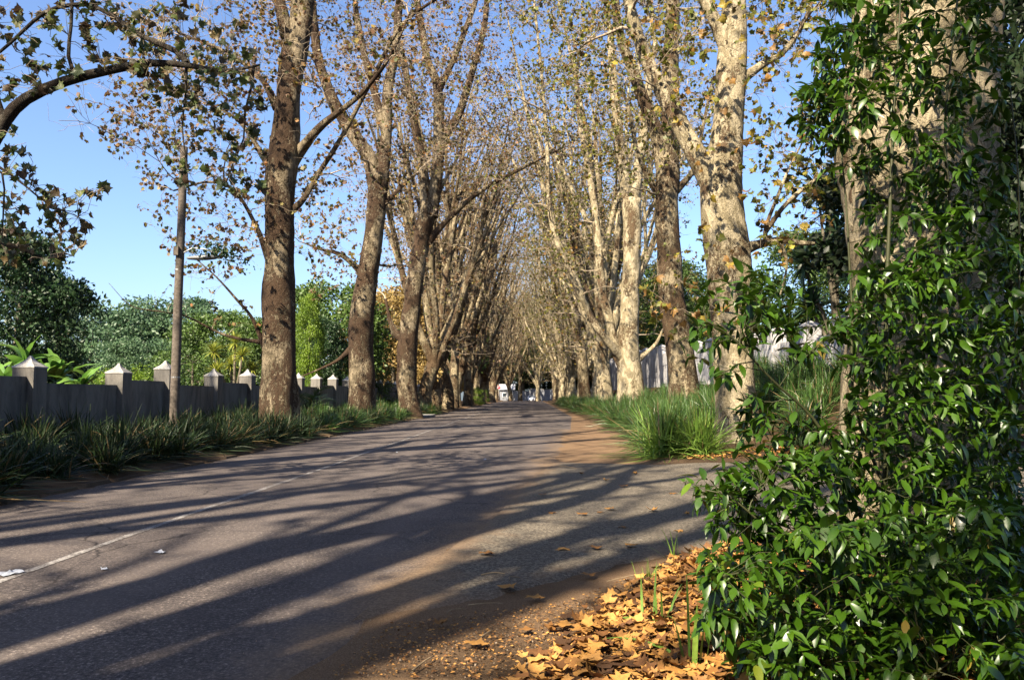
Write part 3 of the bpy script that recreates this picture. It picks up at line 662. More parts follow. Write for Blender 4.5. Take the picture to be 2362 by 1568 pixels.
# --- right side
b = pix(1697, 1038, 21.6); b[2] = gz(b[0], b[1])
st = [onto_ground(P4([(1700, 1045, 50), (1700, 960, 47), (1695, 880, 46), (1690, 780, 46), (1685, 700, 48), (1680, 620, 50), (1668, 500, 50), (1664, 410, 48), (1676, 335, 38), (1684, 200, 35), (1690, 80, 31), (1694, -40, 26)], 21.6), b)]
st[0] = extend(rg, st[0], 24)
st += [extend(rg, P4([(1655, 430, 36), (1620, 380, 27), (1593, 335, 23), (1549, 251, 20), (1513, 184, 17), (1483, 117, 15), (1462, 50, 13), (1440, -30, 12)], 21.6), 23),
       P4([(1700, 190, 16), (1733, 167, 11), (1767, 144, 9), (1804, 124, 7, .3), (1850, 60, 5, .5), (1880, -20, 3, .5)], 21.6),
       P4([(1715, 575, 18), (1745, 565, 11), (1790, 556, 9), (1835, 560, 7), (1880, 562, 4)], 21.6), P4([(1765, 560, 7), (1768, 520, 4.5), (1795, 450, 4), (1815, 400, 3), (1850, 330, 2)], 21.6),
       P4([(1766, 535, 6), (1805, 480, 5), (1847, 440, 5), (1880, 415, 3), (1930, 380, 2)], 21.6), P4([(1680, 120, 20), (1640, 30, 14), (1600, -60, 12), (1560, -160, 9)], 21.6),
       P4([(1800, 556, 5), (1815, 610, 3), (1800, 680, 2)], 21.6)]
rgt = [(1740, 0), (1930, 0), (1930, 480), (1800, 620), (1745, 560)]
ex = [(px_tips(rg, rgt, 90, 19.5, 24.5), TW), (px_tips(rg, rgt, 520, 19.5, 25), TF), (px_tips(rg, [(1480, 20), (1640, 0), (1640, 330), (1540, 240)], 90, 18, 22), TF)]
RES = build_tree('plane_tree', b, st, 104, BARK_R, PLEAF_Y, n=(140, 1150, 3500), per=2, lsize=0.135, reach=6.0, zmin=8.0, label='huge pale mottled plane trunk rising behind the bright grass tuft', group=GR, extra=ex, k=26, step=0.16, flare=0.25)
r1, sk1, _ = RES
mbx = MB(); rgy = np.random.default_rng(19); b1 = np.array(r1.location); pth = []
for poly, n_, d0, d1 in (([(1500, 0), (1760, 0), (1760, 760), (1620, 760), (1590, 400), (1480, 200)], 60, 18.6, 20.8), ([(1480, 640), (1640, 580), (1640, 780), (1500, 790)], 22, 18.6, 20.6), ([(1740, 0), (1920, 0), (1920, 620), (1760, 640)], 50, 18.4, 22)):
    pth += sk1.grow(mbx, px_tips(rgy, poly, n_, d0, d1) - b1, rgy, r_tip=.005, taper=.004, rmax=.010, k=3, nseg=5, droop=.05, wob=.12, lowpen=.1, minz=2.0)
mbx.obj('shoots', TWIG, r1)['kind'] = 'stuff'
yme = []
for tv, tf in PL_NEAR:
    for tn in (0.3, 0.5, 0.86, 0.92, 0.97): m_ = MB(); m_.add(tv, tf, 0, tn); yme.append(m_.mesh('leaf', PLEAF_Y))
for p in pth:
    for u in (1.0, 0.8):
        o = link('leaf', yme[rgy.integers(0, len(yme))], r1, p[int(u * (len(p) - 1))]); o.rotation_euler = (rgy.uniform(0, 6.28), rgy.uniform(.2, 1.5), rgy.uniform(0, 6.28)); s_ = rgy.uniform(.13, .25); o.scale = (s_,) * 3
b = pix(1580, 940, 35); b[2] = gz(b[0], b[1])
st = [onto_ground(P4([(1583, 940, 38), (1578, 880, 34), (1566, 800, 31), (1552, 700, 30), (1543, 600, 28), (1538, 500, 27), (1540, 420, 27), (1545, 330, 23)], 35), b)]
st += [extend(rg, P4([(1538, 420, 20), (1515, 310, 16), (1496, 261, 15), (1479, 217, 14), (1459, 161, 13), (1436, 100, 11), (1422, 33, 10)], 35), 25),
       extend(rg, P4([(1545, 360, 24), (1546, 301, 21), (1546, 167, 20), (1550, 84, 18), (1553, 0, 16)], 35), 26), P4([(1535, 470, 10), (1500, 420, 6), (1470, 350, 5), (1450, 250, 4), (1430, 200, 2)], 35),
       P4([(1560, 440, 10), (1600, 390, 6), (1620, 300, 4), (1640, 200, 3)], 35)]
build_tree('plane_tree', b, st, 105, BARK_F, PLEAF_Y, n=(140, 1150, 3500), per=2, lsize=0.135, reach=6.0, zmin=7.5, label='brown-flecked plane trunk slanting out of the grass bank with one shadowed flank', group=GR, k=18, step=0.22,
           extra=[(px_tips(rg, [(1480, 560), (1620, 560), (1610, 740), (1490, 720)], 70, 31, 36), TF)])
b = pix(1455, 930, 48); b[2] = gz(b[0], b[1])
st = [onto_ground(P4([(1456, 930, 36), (1454, 880, 30), (1450, 793, 24), (1453, 692, 21), (1457, 608, 20), (1458, 525, 21), (1456, 460, 22)], 48), b),
      extend(rg, P4([(1450, 470, 14), (1439, 402, 12), (1426, 301, 11), (1416, 201, 10), (1409, 100, 8)], 48), 27), extend(rg, P4([(1462, 470, 14), (1469, 402, 12), (1480, 335, 11), (1494, 250, 9), (1500, 150, 8)], 48), 27),
      P4([(1445, 835, 13), (1412, 800, 9, -.5), (1382, 763, 8, -1), (1356, 716, 7, -1), (1335, 672, 6.5, -1.5), (1299, 595, 5.5, -2), (1275, 530, 5, -2), (1265, 450, 4.6, -2), (1262, 335, 4.2, -2), (1249, 167, 3.6, -2), (1235, 33, 3, -2), (1228, -60, 2, -2)], 48),
      extend(rg, P4([(1440, 850, 14), (1418, 800, 12), (1406, 740, 11), (1389, 670, 10), (1382, 592, 9), (1372, 480, 8), (1350, 350, 7)], 48), 25),
      P4([(1470, 830, 10), (1490, 815, 5), (1515, 790, 4), (1528, 760, 2)], 48)]
build_tree('plane_tree', b, st, 106, BARK_R, PLEAF_Y, n=(140, 1150, 3500), per=2, lsize=0.135, reach=6.0, zmin=6.0, label='spotted plane tree with pale and dark limbs splayed low over the road', group=GR, k=16, step=0.3)

# --- tree out of frame whose long limb reaches over the wall, with hanging leaves
b = np.array([-9.75, 12.4, gz(-9.75, 12.4)])
st = [[(b[0], b[1], b[2] - 0.3, 0.66), (b[0], b[1], 1.5, 0.58), (b[0] - .05, b[1], 4, 0.52), (b[0] - .1, b[1], 6.5, 0.50), (b[0], b[1] - .1, 9, 0.42), (b[0] + .2, b[1], 12, 0.34), (b[0], b[1], 17, 0.22), (b[0] - .3, b[1], 23, 0.04)],
      P4([(-170, 440, 24), (-90, 400, 20), (-25, 340, 16), (12, 276, 15), (60, 228, 14), (150, 188, 12.5), (250, 163, 10.5), (350, 146, 9), (440, 152, 6.5, -.1), (500, 163, 5, -.2), (560, 158, 3.5, -.3), (600, 150, 2.2, -.3)], 12.0),
      P4([(430, 146, 8), (405, 118, 7), (330, 85, 6), (270, 45, 5.5), (215, 14, 5), (165, 12, 5), (105, 28, 4.5), (50, 75, 4), (0, 120, 3.5), (-60, 150, 2)], 12.0),
      P4([(178, 188, 5.5), (158, 130, 4.5), (164, 60, 4), (168, -20, 3.5), (180, -120, 2)], 12.0), P4([(10, 280, 8), (-5, 230, 6), (-20, 180, 5), (-60, 60, 4)], 12.0),
      P4([(430, 150, 4), (428, 220, 2.2), (420, 290, 2), (428, 360, 1.6), (436, 440, 1)], 12.0), P4([(585, 155, 3.5), (580, 200, 3), (565, 260, 2.6), (562, 320, 2), (540, 370, 1.5), (520, 430, .8)], 12.0),
      P4([(-40, 350, 9), (-10, 380, 4), (20, 400, 3), (60, 430, 2.4), (110, 470, 1.6), (180, 500, 1)], 12.0), P4([(-60, 380, 8), (-30, 480, 3.5), (0, 560, 2.8), (40, 570, 2.2), (100, 595, 1.6), (170, 590, 1)], 11.6),
      P4([(-50, 370, 6), (5, 400, 2.5), (8, 480, 2), (4, 560, 1.2)], 11.8)]
rgx = np.random.default_rng(9); st += make_limbs(rgx, np.array([b[0], b[1], 8.5]), 0.42, 4, 22)
left_leaf = [(0, 300), (50, 300), (100, 430), (250, 420), (225, 540), (150, 610), (0, 610)]
upper = [(0, 0), (480, 0), (600, 60), (600, 200), (420, 240), (300, 140), (150, 200), (0, 260)]
ex0 = [(px_tips(rg, left_leaf, 36, 11.3, 12.4), dict(TW, rmax=0.014, minz=3)), (px_tips(rg, left_leaf, 70, 11.2, 12.6), dict(TF, minz=3)),
       (px_tips(rg, upper, 40, 11.2, 12.8), dict(TW, rmax=0.02)), (px_tips(rg, upper, 90, 11.0, 13), TF), (px_tips(rg, [(330, 170), (600, 170), (620, 420), (560, 470), (400, 460), (340, 330)], 26, 11.4, 12.4), dict(TF, rmax=0.016))]
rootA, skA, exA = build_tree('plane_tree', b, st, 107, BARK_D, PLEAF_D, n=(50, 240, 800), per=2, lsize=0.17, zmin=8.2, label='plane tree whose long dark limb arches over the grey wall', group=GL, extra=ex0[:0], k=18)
# its near leaves are separate parts
mbx = MB(); pths = []
for tips, kw in ex0: pths += skA.grow(mbx, tips - b, rgx, **kw)
mbx.obj('twigs', TWIG, rootA)['kind'] = 'stuff'
mbf = MB(); more = []
for poly, n_ in ((upper, 170), (left_leaf, 60), ([(300, 160), (620, 160), (620, 440), (540, 470), (380, 420)], 110)): more += skA.grow(mbf, px_tips(rgx, poly, n_, 11.0, 13.2) - b, rgx, **dict(TF, minz=3))
leaves_on(mbf, more, rgx, 2, 0.14, PL_NEAR, 1, 0.6, 0.5); mbf.obj('foliage', [TWIG, PLEAF_D], rootA)['kind'] = 'stuff'
lf_me = []
for qi, (tv, tf) in enumerate(PL_NEAR):
    for tn in (0.1, 0.45, 0.8, 0.95):
        m_ = MB(); m_.add(tv, tf, 0, tn); lf_me.append(m_.mesh('leaf', PLEAF_D))
cnt = 0
for p in pths:
    for u in ((0.99,)):
        if cnt >= 290: break
        i = int(u * (len(p) - 1)); o = link('leaf', lf_me[rgx.integers(0, len(lf_me))], rootA, p[i])
        o.rotation_euler = (rgx.uniform(0, 6.28), rgx.uniform(0.2, 1.5), rgx.uniform(0, 6.28)); s_ = rgx.uniform(0.085, 0.175); o.scale = (s_,) * 3; cnt += 1

# --- great trunk behind the glossy shrub
b = pix(2115, 1340, 6.6); b[2] = gz(b[0], b[1])
st = [onto_ground(P4([(2125, 1340, 185), (2125, 1150, 172), (2122, 950, 165), (2122, 750, 158), (2118, 600, 155), (2115, 450, 157), (2112, 330, 166), (2115, 240, 164), (2125, 120, 160), (2135, 0, 158), (2145, -200, 155), (2150, -500, 148), (2140, -900, 140)], 6.6), b)]
st += make_limbs(np.random.default_rng(4), np.array([b[0] + .2, b[1], 7.2]), 0.6, 4, 23)
build_tree('plane_tree', b, st, 108, BARK_R, PLEAF_Y, n=(60, 300, 1100), per=2, lsize=0.155, zmin=8.5, label='broad sunlit plane trunk half hidden behind the glossy green shrub', group=GR, k=40, step=0.09, flare=0.2)

# --- the rest of the avenue: four grown trees copied along both rows
LL, LR = 'mottled plane tree in the row along the low grey wall, beyond the drain slab', 'mottled plane tree in the row beside the tall pale wall, far along the road'
protos = [proto(201, BARK_F, PLEAF, LL, GL, nl=7, H=28, hf=4.2, n=(190, 1000, 3000), per=2, lsize=0.135, zmin=3.6, reach=6.8), proto(202, BARK_F, PLEAF, LL, GL, nl=8, H=28, hf=6, n=(190, 1000, 3000), per=2, lsize=0.135, zmin=3.6, reach=6.8),
          proto(203, BARK_R, PLEAF_Y, LR, GR, nl=7, H=29, hf=3.8, n=(190, 1000, 3000), per=2, lsize=0.135, zmin=3.6, reach=6.8), proto(204, BARK_F, PLEAF_Y, LR, GR, nl=6, H=28, hf=6.2, n=(190, 1000, 3000), per=2, lsize=0.135, zmin=3.6, reach=6.8)]
spots = []
rga = np.random.default_rng(33)
for i, y in enumerate([63, 71, 79, 87, 95, 103, 111, 119, 128, 137, 147, 157, 168, 179, 190, 200]): spots.append((-8.7 + rga.normal(0, .3), y, i % 2, 'L'))
for i, y in enumerate([57, 65, 73, 81, 89, 97, 106, 115, 124, 133, 143, 153, 164, 175, 186, 197]): spots.append((5.9 + rga.normal(0, .35), y, 2 + i % 2, 'R'))
for x_, y_, q_ in ((-5.4, 205, 0), (-2.9, 208, 3), (1.9, 207, 2)): spots.append((x_, y_, q_, 'E'))
protos += [proto(205, BARK_F, PLEAF, LL, GL, nl=6, H=25, hf=5, n=(90, 380, 800), per=2, lsize=0.16), proto(206, BARK_F, PLEAF, LL, GL, nl=5, H=26, hf=6, n=(90, 380, 800), per=2, lsize=0.16)]
for y, q in ((-5.5, 4), (-15, 5), (-25, 4), (-35, 5)): spots.append((-9.4, y, q, 'B'))
for x_, y_, q_ in ((-17.5, -9, 5), (-18, 0, 4), (-18.5, 8.5, 5)): spots.append((x_, y_, q_, 'B'))  # unseen row outside the wall, added to throw shadow streaks on the left lane
for y, q in ((-9, 5), (-20, 4)): spots.append((6.8, y, q, 'B'))
seen = set()
for x, y, q, side_ in spots:
    loc = (x, y, gz(x, y) - 0.05); rz = rga.uniform(0, 6.28); sc = rga.uniform(0.92, 1.1)
    if q not in seen:
        seen.add(q); o = protos[q]; o.location = loc; o.rotation_euler = (0, 0, rz); o.scale = (sc, sc, sc)
    else: o = dup(protos[q], loc, rz, (sc, sc, sc * rga.uniform(0.95, 1.08)))
    if side_ == 'E': o['label'] = 'plane tree standing in front of the white wall at the end of the avenue'; o['group'] = 'plane trees at the end of the avenue'
    if side_ == 'B':
        o['label'] = 'mottled plane tree standing behind the viewpoint, shading the road'; o['group'] = 'plane trees behind the viewpoint'

# ------------------------------------------------------------------ boundary walls
def cap_mesh(w, h, concave=True):
    """flared pyramid cap on a lip, seen on every post"""
    mb = MB(); lv = [(w * 0.5, 0.0), (w * 0.53, 0.0), (w * 0.53, 0.035), (w * 0.49, 0.045)]
    prof = [(0.36, 0.22), (0.25, 0.38), (0.16, 0.58), (0.09, 0.80), (0.045, 1.0)] if concave else [(0.3, 0.45), (0.1, 0.85), (0.05, 1.0)]
    lv += [(w * a, 0.045 + (h - 0.045) * b) for a, b in prof]; V = []
    for r, z in lv: V += [(-r, -r, z), (r, -r, z), (r, r, z), (-r, r, z)]
    q = []
    for i in range(len(lv) - 1):
        for j in range(4): q.append((4 * i + j, 4 * i + (j + 1) % 4, 4 * i + 4 + (j + 1) % 4, 4 * i + 4 + j))
    n = 4 * (len(lv) - 1); q.append((n, n + 1, n + 2, n + 3)); mb.add(V, np.array(q)); return mb
lw = thing('boundary_wall', (-11.6, 0, 0), 'low grey plastered boundary wall with square posts and flared pyramid caps', 'wall')
py = [7.0, 10.5, 14.1, 17.8, 21.7, 24.5, 28.3, 31.7, 35.2, 38.7, 42.0, 45.5] + list(np.arange(49, 112, 3.5))
ph = dict(zip(py, [2.1, 2.1, 2.15, 2.17, 2.15, 2.35, 2.23, 2.31, 2.33, 2.36, 2.41, 2.46]))
pt = [1.9, 1.85, 1.97, 1.83, 1.98, 1.87, 2.02, 1.95, 2.05, 1.98, 2.10]
capm = cap_mesh(0.5, 0.29).mesh('cap', CAPMAT, smooth=False)
for i, y in enumerate(py):
    h = ph.get(y, 2.45); g = gz(-11.6, y) - 0.25
    mb = MB(); box(mb, (0, 0, (h + g) / 2), (0.25, 0.25, (h - g) / 2)); po = mb.obj('post', GREYWALL, lw, False, (0, y, 0))
    link('cap', capm, po, (0, 0, h + 0.001))
    if i + 1 < len(py):
        y2 = py[i + 1]; t_ = pt[i] if i < len(pt) else 2.08 + 0.03 * (i % 2)
        mb = MB(); box(mb, (0, 0, (t_ + g) / 2), (0.09, (y2 - y) / 2 - 0.251, (t_ - g) / 2)); mb.obj('panel', GREYWALL, lw, False, (0, (y + y2) / 2, 0))
rw = thing('boundary_wall', (9.7, 0, 0), 'tall pale precast wall with capped pillars on top of the grass bank', 'wall')
ry = [24.2, 27.3, 31, 34.7, 38.4, 42, 46, 50, 54, 58, 62, 66, 70, 76, 82, 88, 94]
capr = cap_mesh(0.62, 0.22, False).mesh('cap', WHITEWALL, smooth=False)
def rtop(y): return float(np.interp(y, [24, 27, 43, 62, 95], [3.5, 3.55, 4.1, 4.9, 5.4]))
for i, y in enumerate(ry):
    g = gz(9.7, y) - 0.2; h = rtop(y) + 0.35
    mb = MB(); box(mb, (0, 0, (h + g) / 2), (0.29, 0.29, (h - g) / 2)); po = mb.obj('pillar', WHITEWALL, rw, False, (0, y, 0)); link('cap', capr, po, (0, 0, h + 0.001))
    if i + 1 < len(ry):
        y2 = ry[i + 1]; t_ = rtop(y); ns = 6; hh = (t_ - g) / ns
        for s_ in range(ns):
            mb = MB(); box(mb, (0, 0, 0), (0.05, (y2 - y) / 2 - 0.291, hh / 2 - 0.006)); mb.obj('slab', WHITEWALL, rw, False, (0.012 * ((s_ * 7 + i) % 3 - 1), (y + y2) / 2, g + hh * (s_ + 0.5)))

# ------------------------------------------------------------------ utility pole with lamp
pb = pix(400, 1035, 22.5); pb[2] = gz(pb[0], pb[1])
pole = thing('utility_pole', pb, 'weathered timber utility pole with a grey street lamp on its side', 'pole')
mb = MB(); stem(mb, [(0, 0, -0.4, 0.135), (0, 0, 3, 0.127), (0.03, 0, 6, 0.115), (0.05, 0, 8.6, 0.105)], 14, 0.25, 0.02, 0, 3); mb.obj('shaft', POLEWOOD, pole)
for z in (1.75, 4.9, 5.35):
    mb = MB(); tube(mb, [(0, 0, z), (0, 0, z + 0.04)], 0.133 - .002 * z, 16, cap=False); mb.obj('band', METAL, pole)
zl = pix(413, 590, 22.5)[2] - pb[2]
mb = MB(); tube(mb, [(0.05, 0, zl + .05), (0.4, -.03, zl + .22), (0.8, -.05, zl + 0.18), (1.15, -.05, zl + .03)], 0.025, 8); mb.obj('arm', METAL, pole)
mb = MB(); hp = [(0.22, 0.02), (0.28, 0.06), (0.5, 0.09), (0.8, 0.105), (1.05, 0.085), (1.16, 0.03)]
V = []
for x, r in hp:
    for a in np.arange(10) * (2 * math.pi / 10): V.append((x, r * 1.35 * math.cos(a), zl - 0.08 + 0.03 * x + r * 0.75 * math.sin(a)))
q = [(10 * i + j, 10 * i + (j + 1) % 10, 10 * i + 10 + (j + 1) % 10, 10 * i + 10 + j) for i in range(5) for j in range(10)]
mb.add(V, np.array(q)); lh = mb.obj('lamp_head', LAMPGLASS, pole)
mb = MB(); box(mb, (-0.02, -0.15, zl + 0.12), (0.07, 0.05, 0.13)); mb.obj('junction_box', POLEWOOD, pole, False)
rgi = np.random.default_rng(8); mb = MB(); ivy = rgi.normal(0, 1, (420, 3)) * [0.42, 0.14, 0.13] + [1.15, -.05, zl + .16]
ivy[:, 2] -= np.clip(ivy[:, 0] - 1.2, 0, 2) * 0.5
scatter(mb, *KITE, ivy, frames(rgi.normal(0, 1, (420, 3)), rgi.uniform(0, 6, 420)), rgi.uniform(.07, .14, 420), rgi.uniform(0, 1, 420)); o = mb.obj('creeper', G_DARK, pole); o['kind'] = 'stuff'

# ------------------------------------------------------------------ strap-leaved clumps
def clump_mesh(seed, nb, spread, mat, droop=1.0, w=0.009, dead=0.06):
    rg = np.random.default_rng(seed); mb = MB(); S_ = 6
    az = rg.uniform(0, 6.28, nb); el = R(90) - np.abs(rg.normal(0, 1, nb)) * R(spread); L = rg.uniform(0.55, 1.15, nb) * (0.75 + 0.25 * np.sin(el))
    b = np.column_stack([rg.normal(0, 0.09, (nb, 2)), np.zeros(nb)]); u = np.linspace(0, 1, S_)
    h = np.column_stack([np.cos(az), np.sin(az), np.zeros(nb)]); dr = rg.uniform(0.15, 0.7, nb) * droop * (1.2 - np.sin(el) * 0.6)
    P = b[:, None] + h[:, None] * (np.cos(el) * L)[:, None, None] * u[None, :, None] * (1 + 0.4 * u[None, :, None] * dr[:, None, None])
    P[:, :, 2] += (np.sin(el) * L)[:, None] * u - (dr * L)[:, None] * 0.62 * u ** 2.4
    P[:, :, 2] = np.maximum(P[:, :, 2], 0.01)
    sd = np.column_stack([-np.sin(az), np.cos(az), np.zeros(nb)]); sd = norm(sd + rg.normal(0, 0.5, (nb, 3)))
    ww = w * np.array([0.6, 1, 1, 0.85, 0.55, 0.06]); V = np.stack([P - sd[:, None] * ww[None, :, None], P + sd[:, None] * ww[None, :, None]], 2).reshape(nb, -1, 3)
    i = np.arange(S_ - 1) * 2; q = np.stack([i, i + 1, i + 3, i + 2], -1)
    f = (q[None] + (np.arange(nb) * 2 * S_)[:, None, None]).reshape(-1, 4); mb.add(V.reshape(-1, 3), f, 0, np.repeat(rg.uniform(0, 1, nb), 2 * S_))
    return mb
CL = [clump_mesh(300 + i, 330, 44, G_STRAP, 1.5, 0.0085).mesh('blades', G_STRAP) for i in range(3)]
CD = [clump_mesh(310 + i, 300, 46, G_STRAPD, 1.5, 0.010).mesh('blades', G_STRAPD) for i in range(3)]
CB = [clump_mesh(320 + i, 460, 50, G_STRAPB, 1.6, 0.0085).mesh('blades', G_STRAPB) for i in range(2)]
def clump(me, x, y, s_, label, group, rz, sz=1.0, cat='plant', name='strap_leaf_clump'):
    r = thing(name, (x, y, gz(x, y) - 0.02), label, cat, group, rz); o = link('blades', me, r); o.scale = (s_, s_, s_ * sz); return r
rgc = np.random.default_rng(21)
for row, (xa, jx) in enumerate(((-8.05, .15), (-8.9, .3), (-9.8, .3), (-10.7, .2))):
    y = 7.5 + 0.4 * row
    while y < 64:
        x = xa + rgc.normal(0, jx)
        if not (abs(y - 28.5) < 0.9 and abs(x + 9.2) < 0.9) and not (abs(y - 52) < 1.0 and abs(x + 8) < 0.9) and not (abs(y-55)<2.5 and row==0):
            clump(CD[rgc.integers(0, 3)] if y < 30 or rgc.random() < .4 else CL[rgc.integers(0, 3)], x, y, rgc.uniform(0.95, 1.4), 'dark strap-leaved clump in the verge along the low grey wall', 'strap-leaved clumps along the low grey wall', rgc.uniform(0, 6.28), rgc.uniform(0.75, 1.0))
        y += rgc.uniform(0.9, 1.35) * (1 if y < 40 else 1.4)
for row in range(6):
    y = 19.6 + 0.5 * row
    while y < (120 if row < 2 else 60 if row < 4 else 34):
        xe = float(np.interp(y, [18.7, 24, 31, 45, 60, 120], [3.5, 3.9, 4.3, 4.7, 4.6, 4.4])); x = xe + row * 1.05 + rgc.normal(0, .2)
        if not (abs(y - 21.6) < 1.3 and abs(x - 5.6) < 1.35) and not (y < 22.5 and row > 0 and x > 4.4 and x < 5.2 and y < 20.2):
            clump(CL[rgc.integers(0, 3)], x, y, rgc.uniform(1.15, 1.6), 'mid-green strap-leaved clump on the bank below the pale wall', 'strap-leaved clumps on the bank', rgc.uniform(0, 6.28), rgc.uniform(0.85, 1.1))
        y += rgc.uniform(0.9, 1.4) * (1 if y < 40 else 1.7)
clump(CB[0], 3.2, 19.4, 1.75, 'bright sunlit grass tuft at the corner of the driveway', None, 0.4, 1.0)
clump(CB[1], 4.1, 19.1, 1.6, 'smaller bright grass tuft between the corner tuft and the huge pale trunk', None, 2.0, 1.0)
clump(CD[1], 6.6, 16.6 + 3.0, 1.5, 'grass clump with shade put into its dark blades in front of the pale wall pillars', None, 1.0, 1.0)

# ------------------------------------------------------------------ leafy background trees and shrubs
def leafy_mesh(seed, H, Rx, nclump, per, lsize, lo=0.25, flat=0.7, tw=DTWIG, lm=G_MID, wide=1.0):
    """trunk mesh and crown mesh for an evergreen: clumps of leaves at the ends of real limbs"""
    rg = np.random.default_rng(seed); mt, mc = MB(), MB(); sk = Skel(20000)
    P, T, r = stem(mt, [(0, 0, -0.5, H * 0.028), (0.02 * H * rg.normal(), 0, H * 0.25, H * 0.023), (0.03 * H * rg.normal(), 0.03 * H * rg.normal(), H * 0.55, H * 0.014), (0.03 * H * rg.normal(), 0, H * 0.9, H * 0.003)], 10, 0.4, 0.08, 0.2, seed); sk.add(P, T, r)
    az = rg.uniform(0, 6.28, nclump); z = rg.uniform(lo, 1, nclump); rad = np.sqrt(np.clip(1 - ((z - 0.58) / 0.46) ** 2, 0.04, 1)) * rg.uniform(0.35, 1.0, nclump) ** 0.5
    rad *= 1 + 0.25 * np.sin(az * 3 + seed); C = np.column_stack([np.cos(az) * rad * Rx, np.sin(az) * rad * Rx * wide, z * H])
    sk.grow(mt, C, rg, 0.012, 0.016, H * 0.012, 5, 5, 0, 0.06, minz=H * 0.12)
    n = nclump * per; ci = np.repeat(np.arange(nclump), per); cs = Rx * rg.uniform(0.16, 0.30, nclump)
    d = norm(rg.normal(0, 1, (n, 3))) * (rg.uniform(0, 1, n) ** 0.45)[:, None]; pos = C[ci] + d * cs[ci][:, None] * [1.15, 1.15, flat]
    nd = d + rg.normal(0, 0.7, (n, 3)); nd[:, 2] -= 0.2
    scatter(mc, *KITE, pos, frames(nd, rg.uniform(0, 6.28, n)), lsize * rg.uniform(0.6, 1.3, n), np.clip(rg.uniform(0, 1, nclump)[ci] * 0.6 + rg.uniform(0, 0.4, n), 0, 1))
    return mt.mesh('trunk', tw), mc.mesh('crown', lm)
LM = {'round': leafy_mesh(401, 10, 4.2, 140, 170, 0.30), 'airy': leafy_mesh(402, 10, 4.8, 140, 170, 0.26, 0.35, 0.35), 'bush': leafy_mesh(403, 4, 2.0, 60, 150, 0.12, 0.05, 0.8), 'dense': leafy_mesh(404, 10, 3.2, 150, 180, 0.25, 0.12, 0.8)}
def leafy(kind, x, y, H, label, cat='tree', mat=None, group=None, rz=0.0, wx=1.0, name='leafy_tree', gz0=None):
    mt, mc = LM[kind]; h0 = 4 if kind == 'bush' else 10; s_ = H / h0
    r = thing(name, (x, y, gz(x, y) - 0.05 if gz0 is None else gz0), label, cat, group, rz)
    for nm, me in (('trunk', mt), ('crown', mc)):
        o = link(nm, me, r); o.scale = (s_ * wx, s_ * wx, s_)
        if nm == 'crown' and mat is not None: o.material_slots[0].link = 'OBJECT'; o.material_slots[0].material = mat
    return r
def at(px_, D): return pix(px_, 900, D)[0]
def leafy_px(kind, px_, top, D, label, **kw):
    x = at(px_, D); z = pix(px_, top, D)[2]; return leafy(kind, x, D, z - gz(x, D), label, **kw)
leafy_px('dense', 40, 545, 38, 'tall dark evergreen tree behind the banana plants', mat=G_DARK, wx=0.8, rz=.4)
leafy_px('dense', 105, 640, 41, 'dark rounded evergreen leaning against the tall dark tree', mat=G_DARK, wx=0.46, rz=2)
leafy_px('airy', 205, 705, 66, 'airy blue-green tree with bare grey limbs past the dark evergreen', mat=G_BLUE, wx=0.95, rz=1)
leafy_px('airy', 300, 735, 74, 'feathery blue-green tree beyond the second wall post', mat=G_BLUE, wx=0.9, rz=2.2)
leafy_px('airy', 400, 690, 70, 'highest feathery green tree behind the utility pole', mat=G_BLUE, wx=1.0, rz=4)
leafy_px('round', 330, 790, 48, 'soft blue-green tree standing close behind the grey wall', mat=G_BLUE, wx=1.0, rz=.7)
leafy_px('round', 500, 735, 60, 'rounded green tree between the utility pole and the thick trunk', mat=G_MID, wx=1.0, rz=3)
leafy_px('round', 585, 745, 54, 'mid-green tree showing just beside the thick brown trunk', mat=G_MID, wx=.9, rz=5)
leafy_px('bush', 440, 800, 36, 'low dense green shrub against the back of the grey wall', mat=G_MID, cat='shrub', name='leafy_shrub', wx=1.2)
leafy_px('bush', 290, 850, 34, 'yellowish green shrub peeping over the grey wall', mat=G_LIME, cat='shrub', name='leafy_shrub', wx=1.3, rz=2)
leafy_px('dense', 712, 690, 47, 'lime green bushy tree between the two thick brown trunks', mat=G_LIME, wx=.36, rz=1)
leafy_px('round', 770, 665, 58, 'tall mid-green tree filling the gap between two brown trunks', mat=G_MID, wx=1.0, rz=.2)
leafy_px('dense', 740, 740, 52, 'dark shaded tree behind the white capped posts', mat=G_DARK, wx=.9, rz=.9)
leafy_px('round', 905, 680, 72, 'golden tan tree behind the leaning brown trunk', mat=G_GOLD, wx=1.0, rz=2.5)
leafy_px('bush', 880, 830, 60, 'small green shrub under the golden tan tree', mat=G_MID, cat='shrub', name='leafy_shrub', wx=1.0)
for i, (x, y, h, m_, lb) in enumerate([(-15, 95, 13, G_GOLD, 'tan autumn tree standing behind the avenue row'), (-15, 122, 15, G_MID, 'green tree standing behind the avenue row'), (-16, 150, 16, G_GOLD, 'pale tan tree towards the end of the avenue row'),
        (14.5, 58, 8, G_MID, 'green tree over the pale wall between two pale trunks'), (14.5, 40, 7.5, G_MID, 'green tree over the pale wall beside the slanting trunk'), (14.5, 30, 5.6, G_DARK, 'dark tree over the pale wall pillars'), (14, 78, 12, G_MID, 'green tree rising behind the far pale wall'),
        (15, 104, 14, G_GOLD, 'tan tree rising behind the far bank'), (15, 135, 15, G_MID, 'green tree above the far bank'), (15, 165, 16, G_GOLD, 'tan tree near the white end wall')]):
    leafy('round' if i % 2 else 'dense', x, y, h, lb, mat=m_, rz=i * 1.3, wx=1.0)
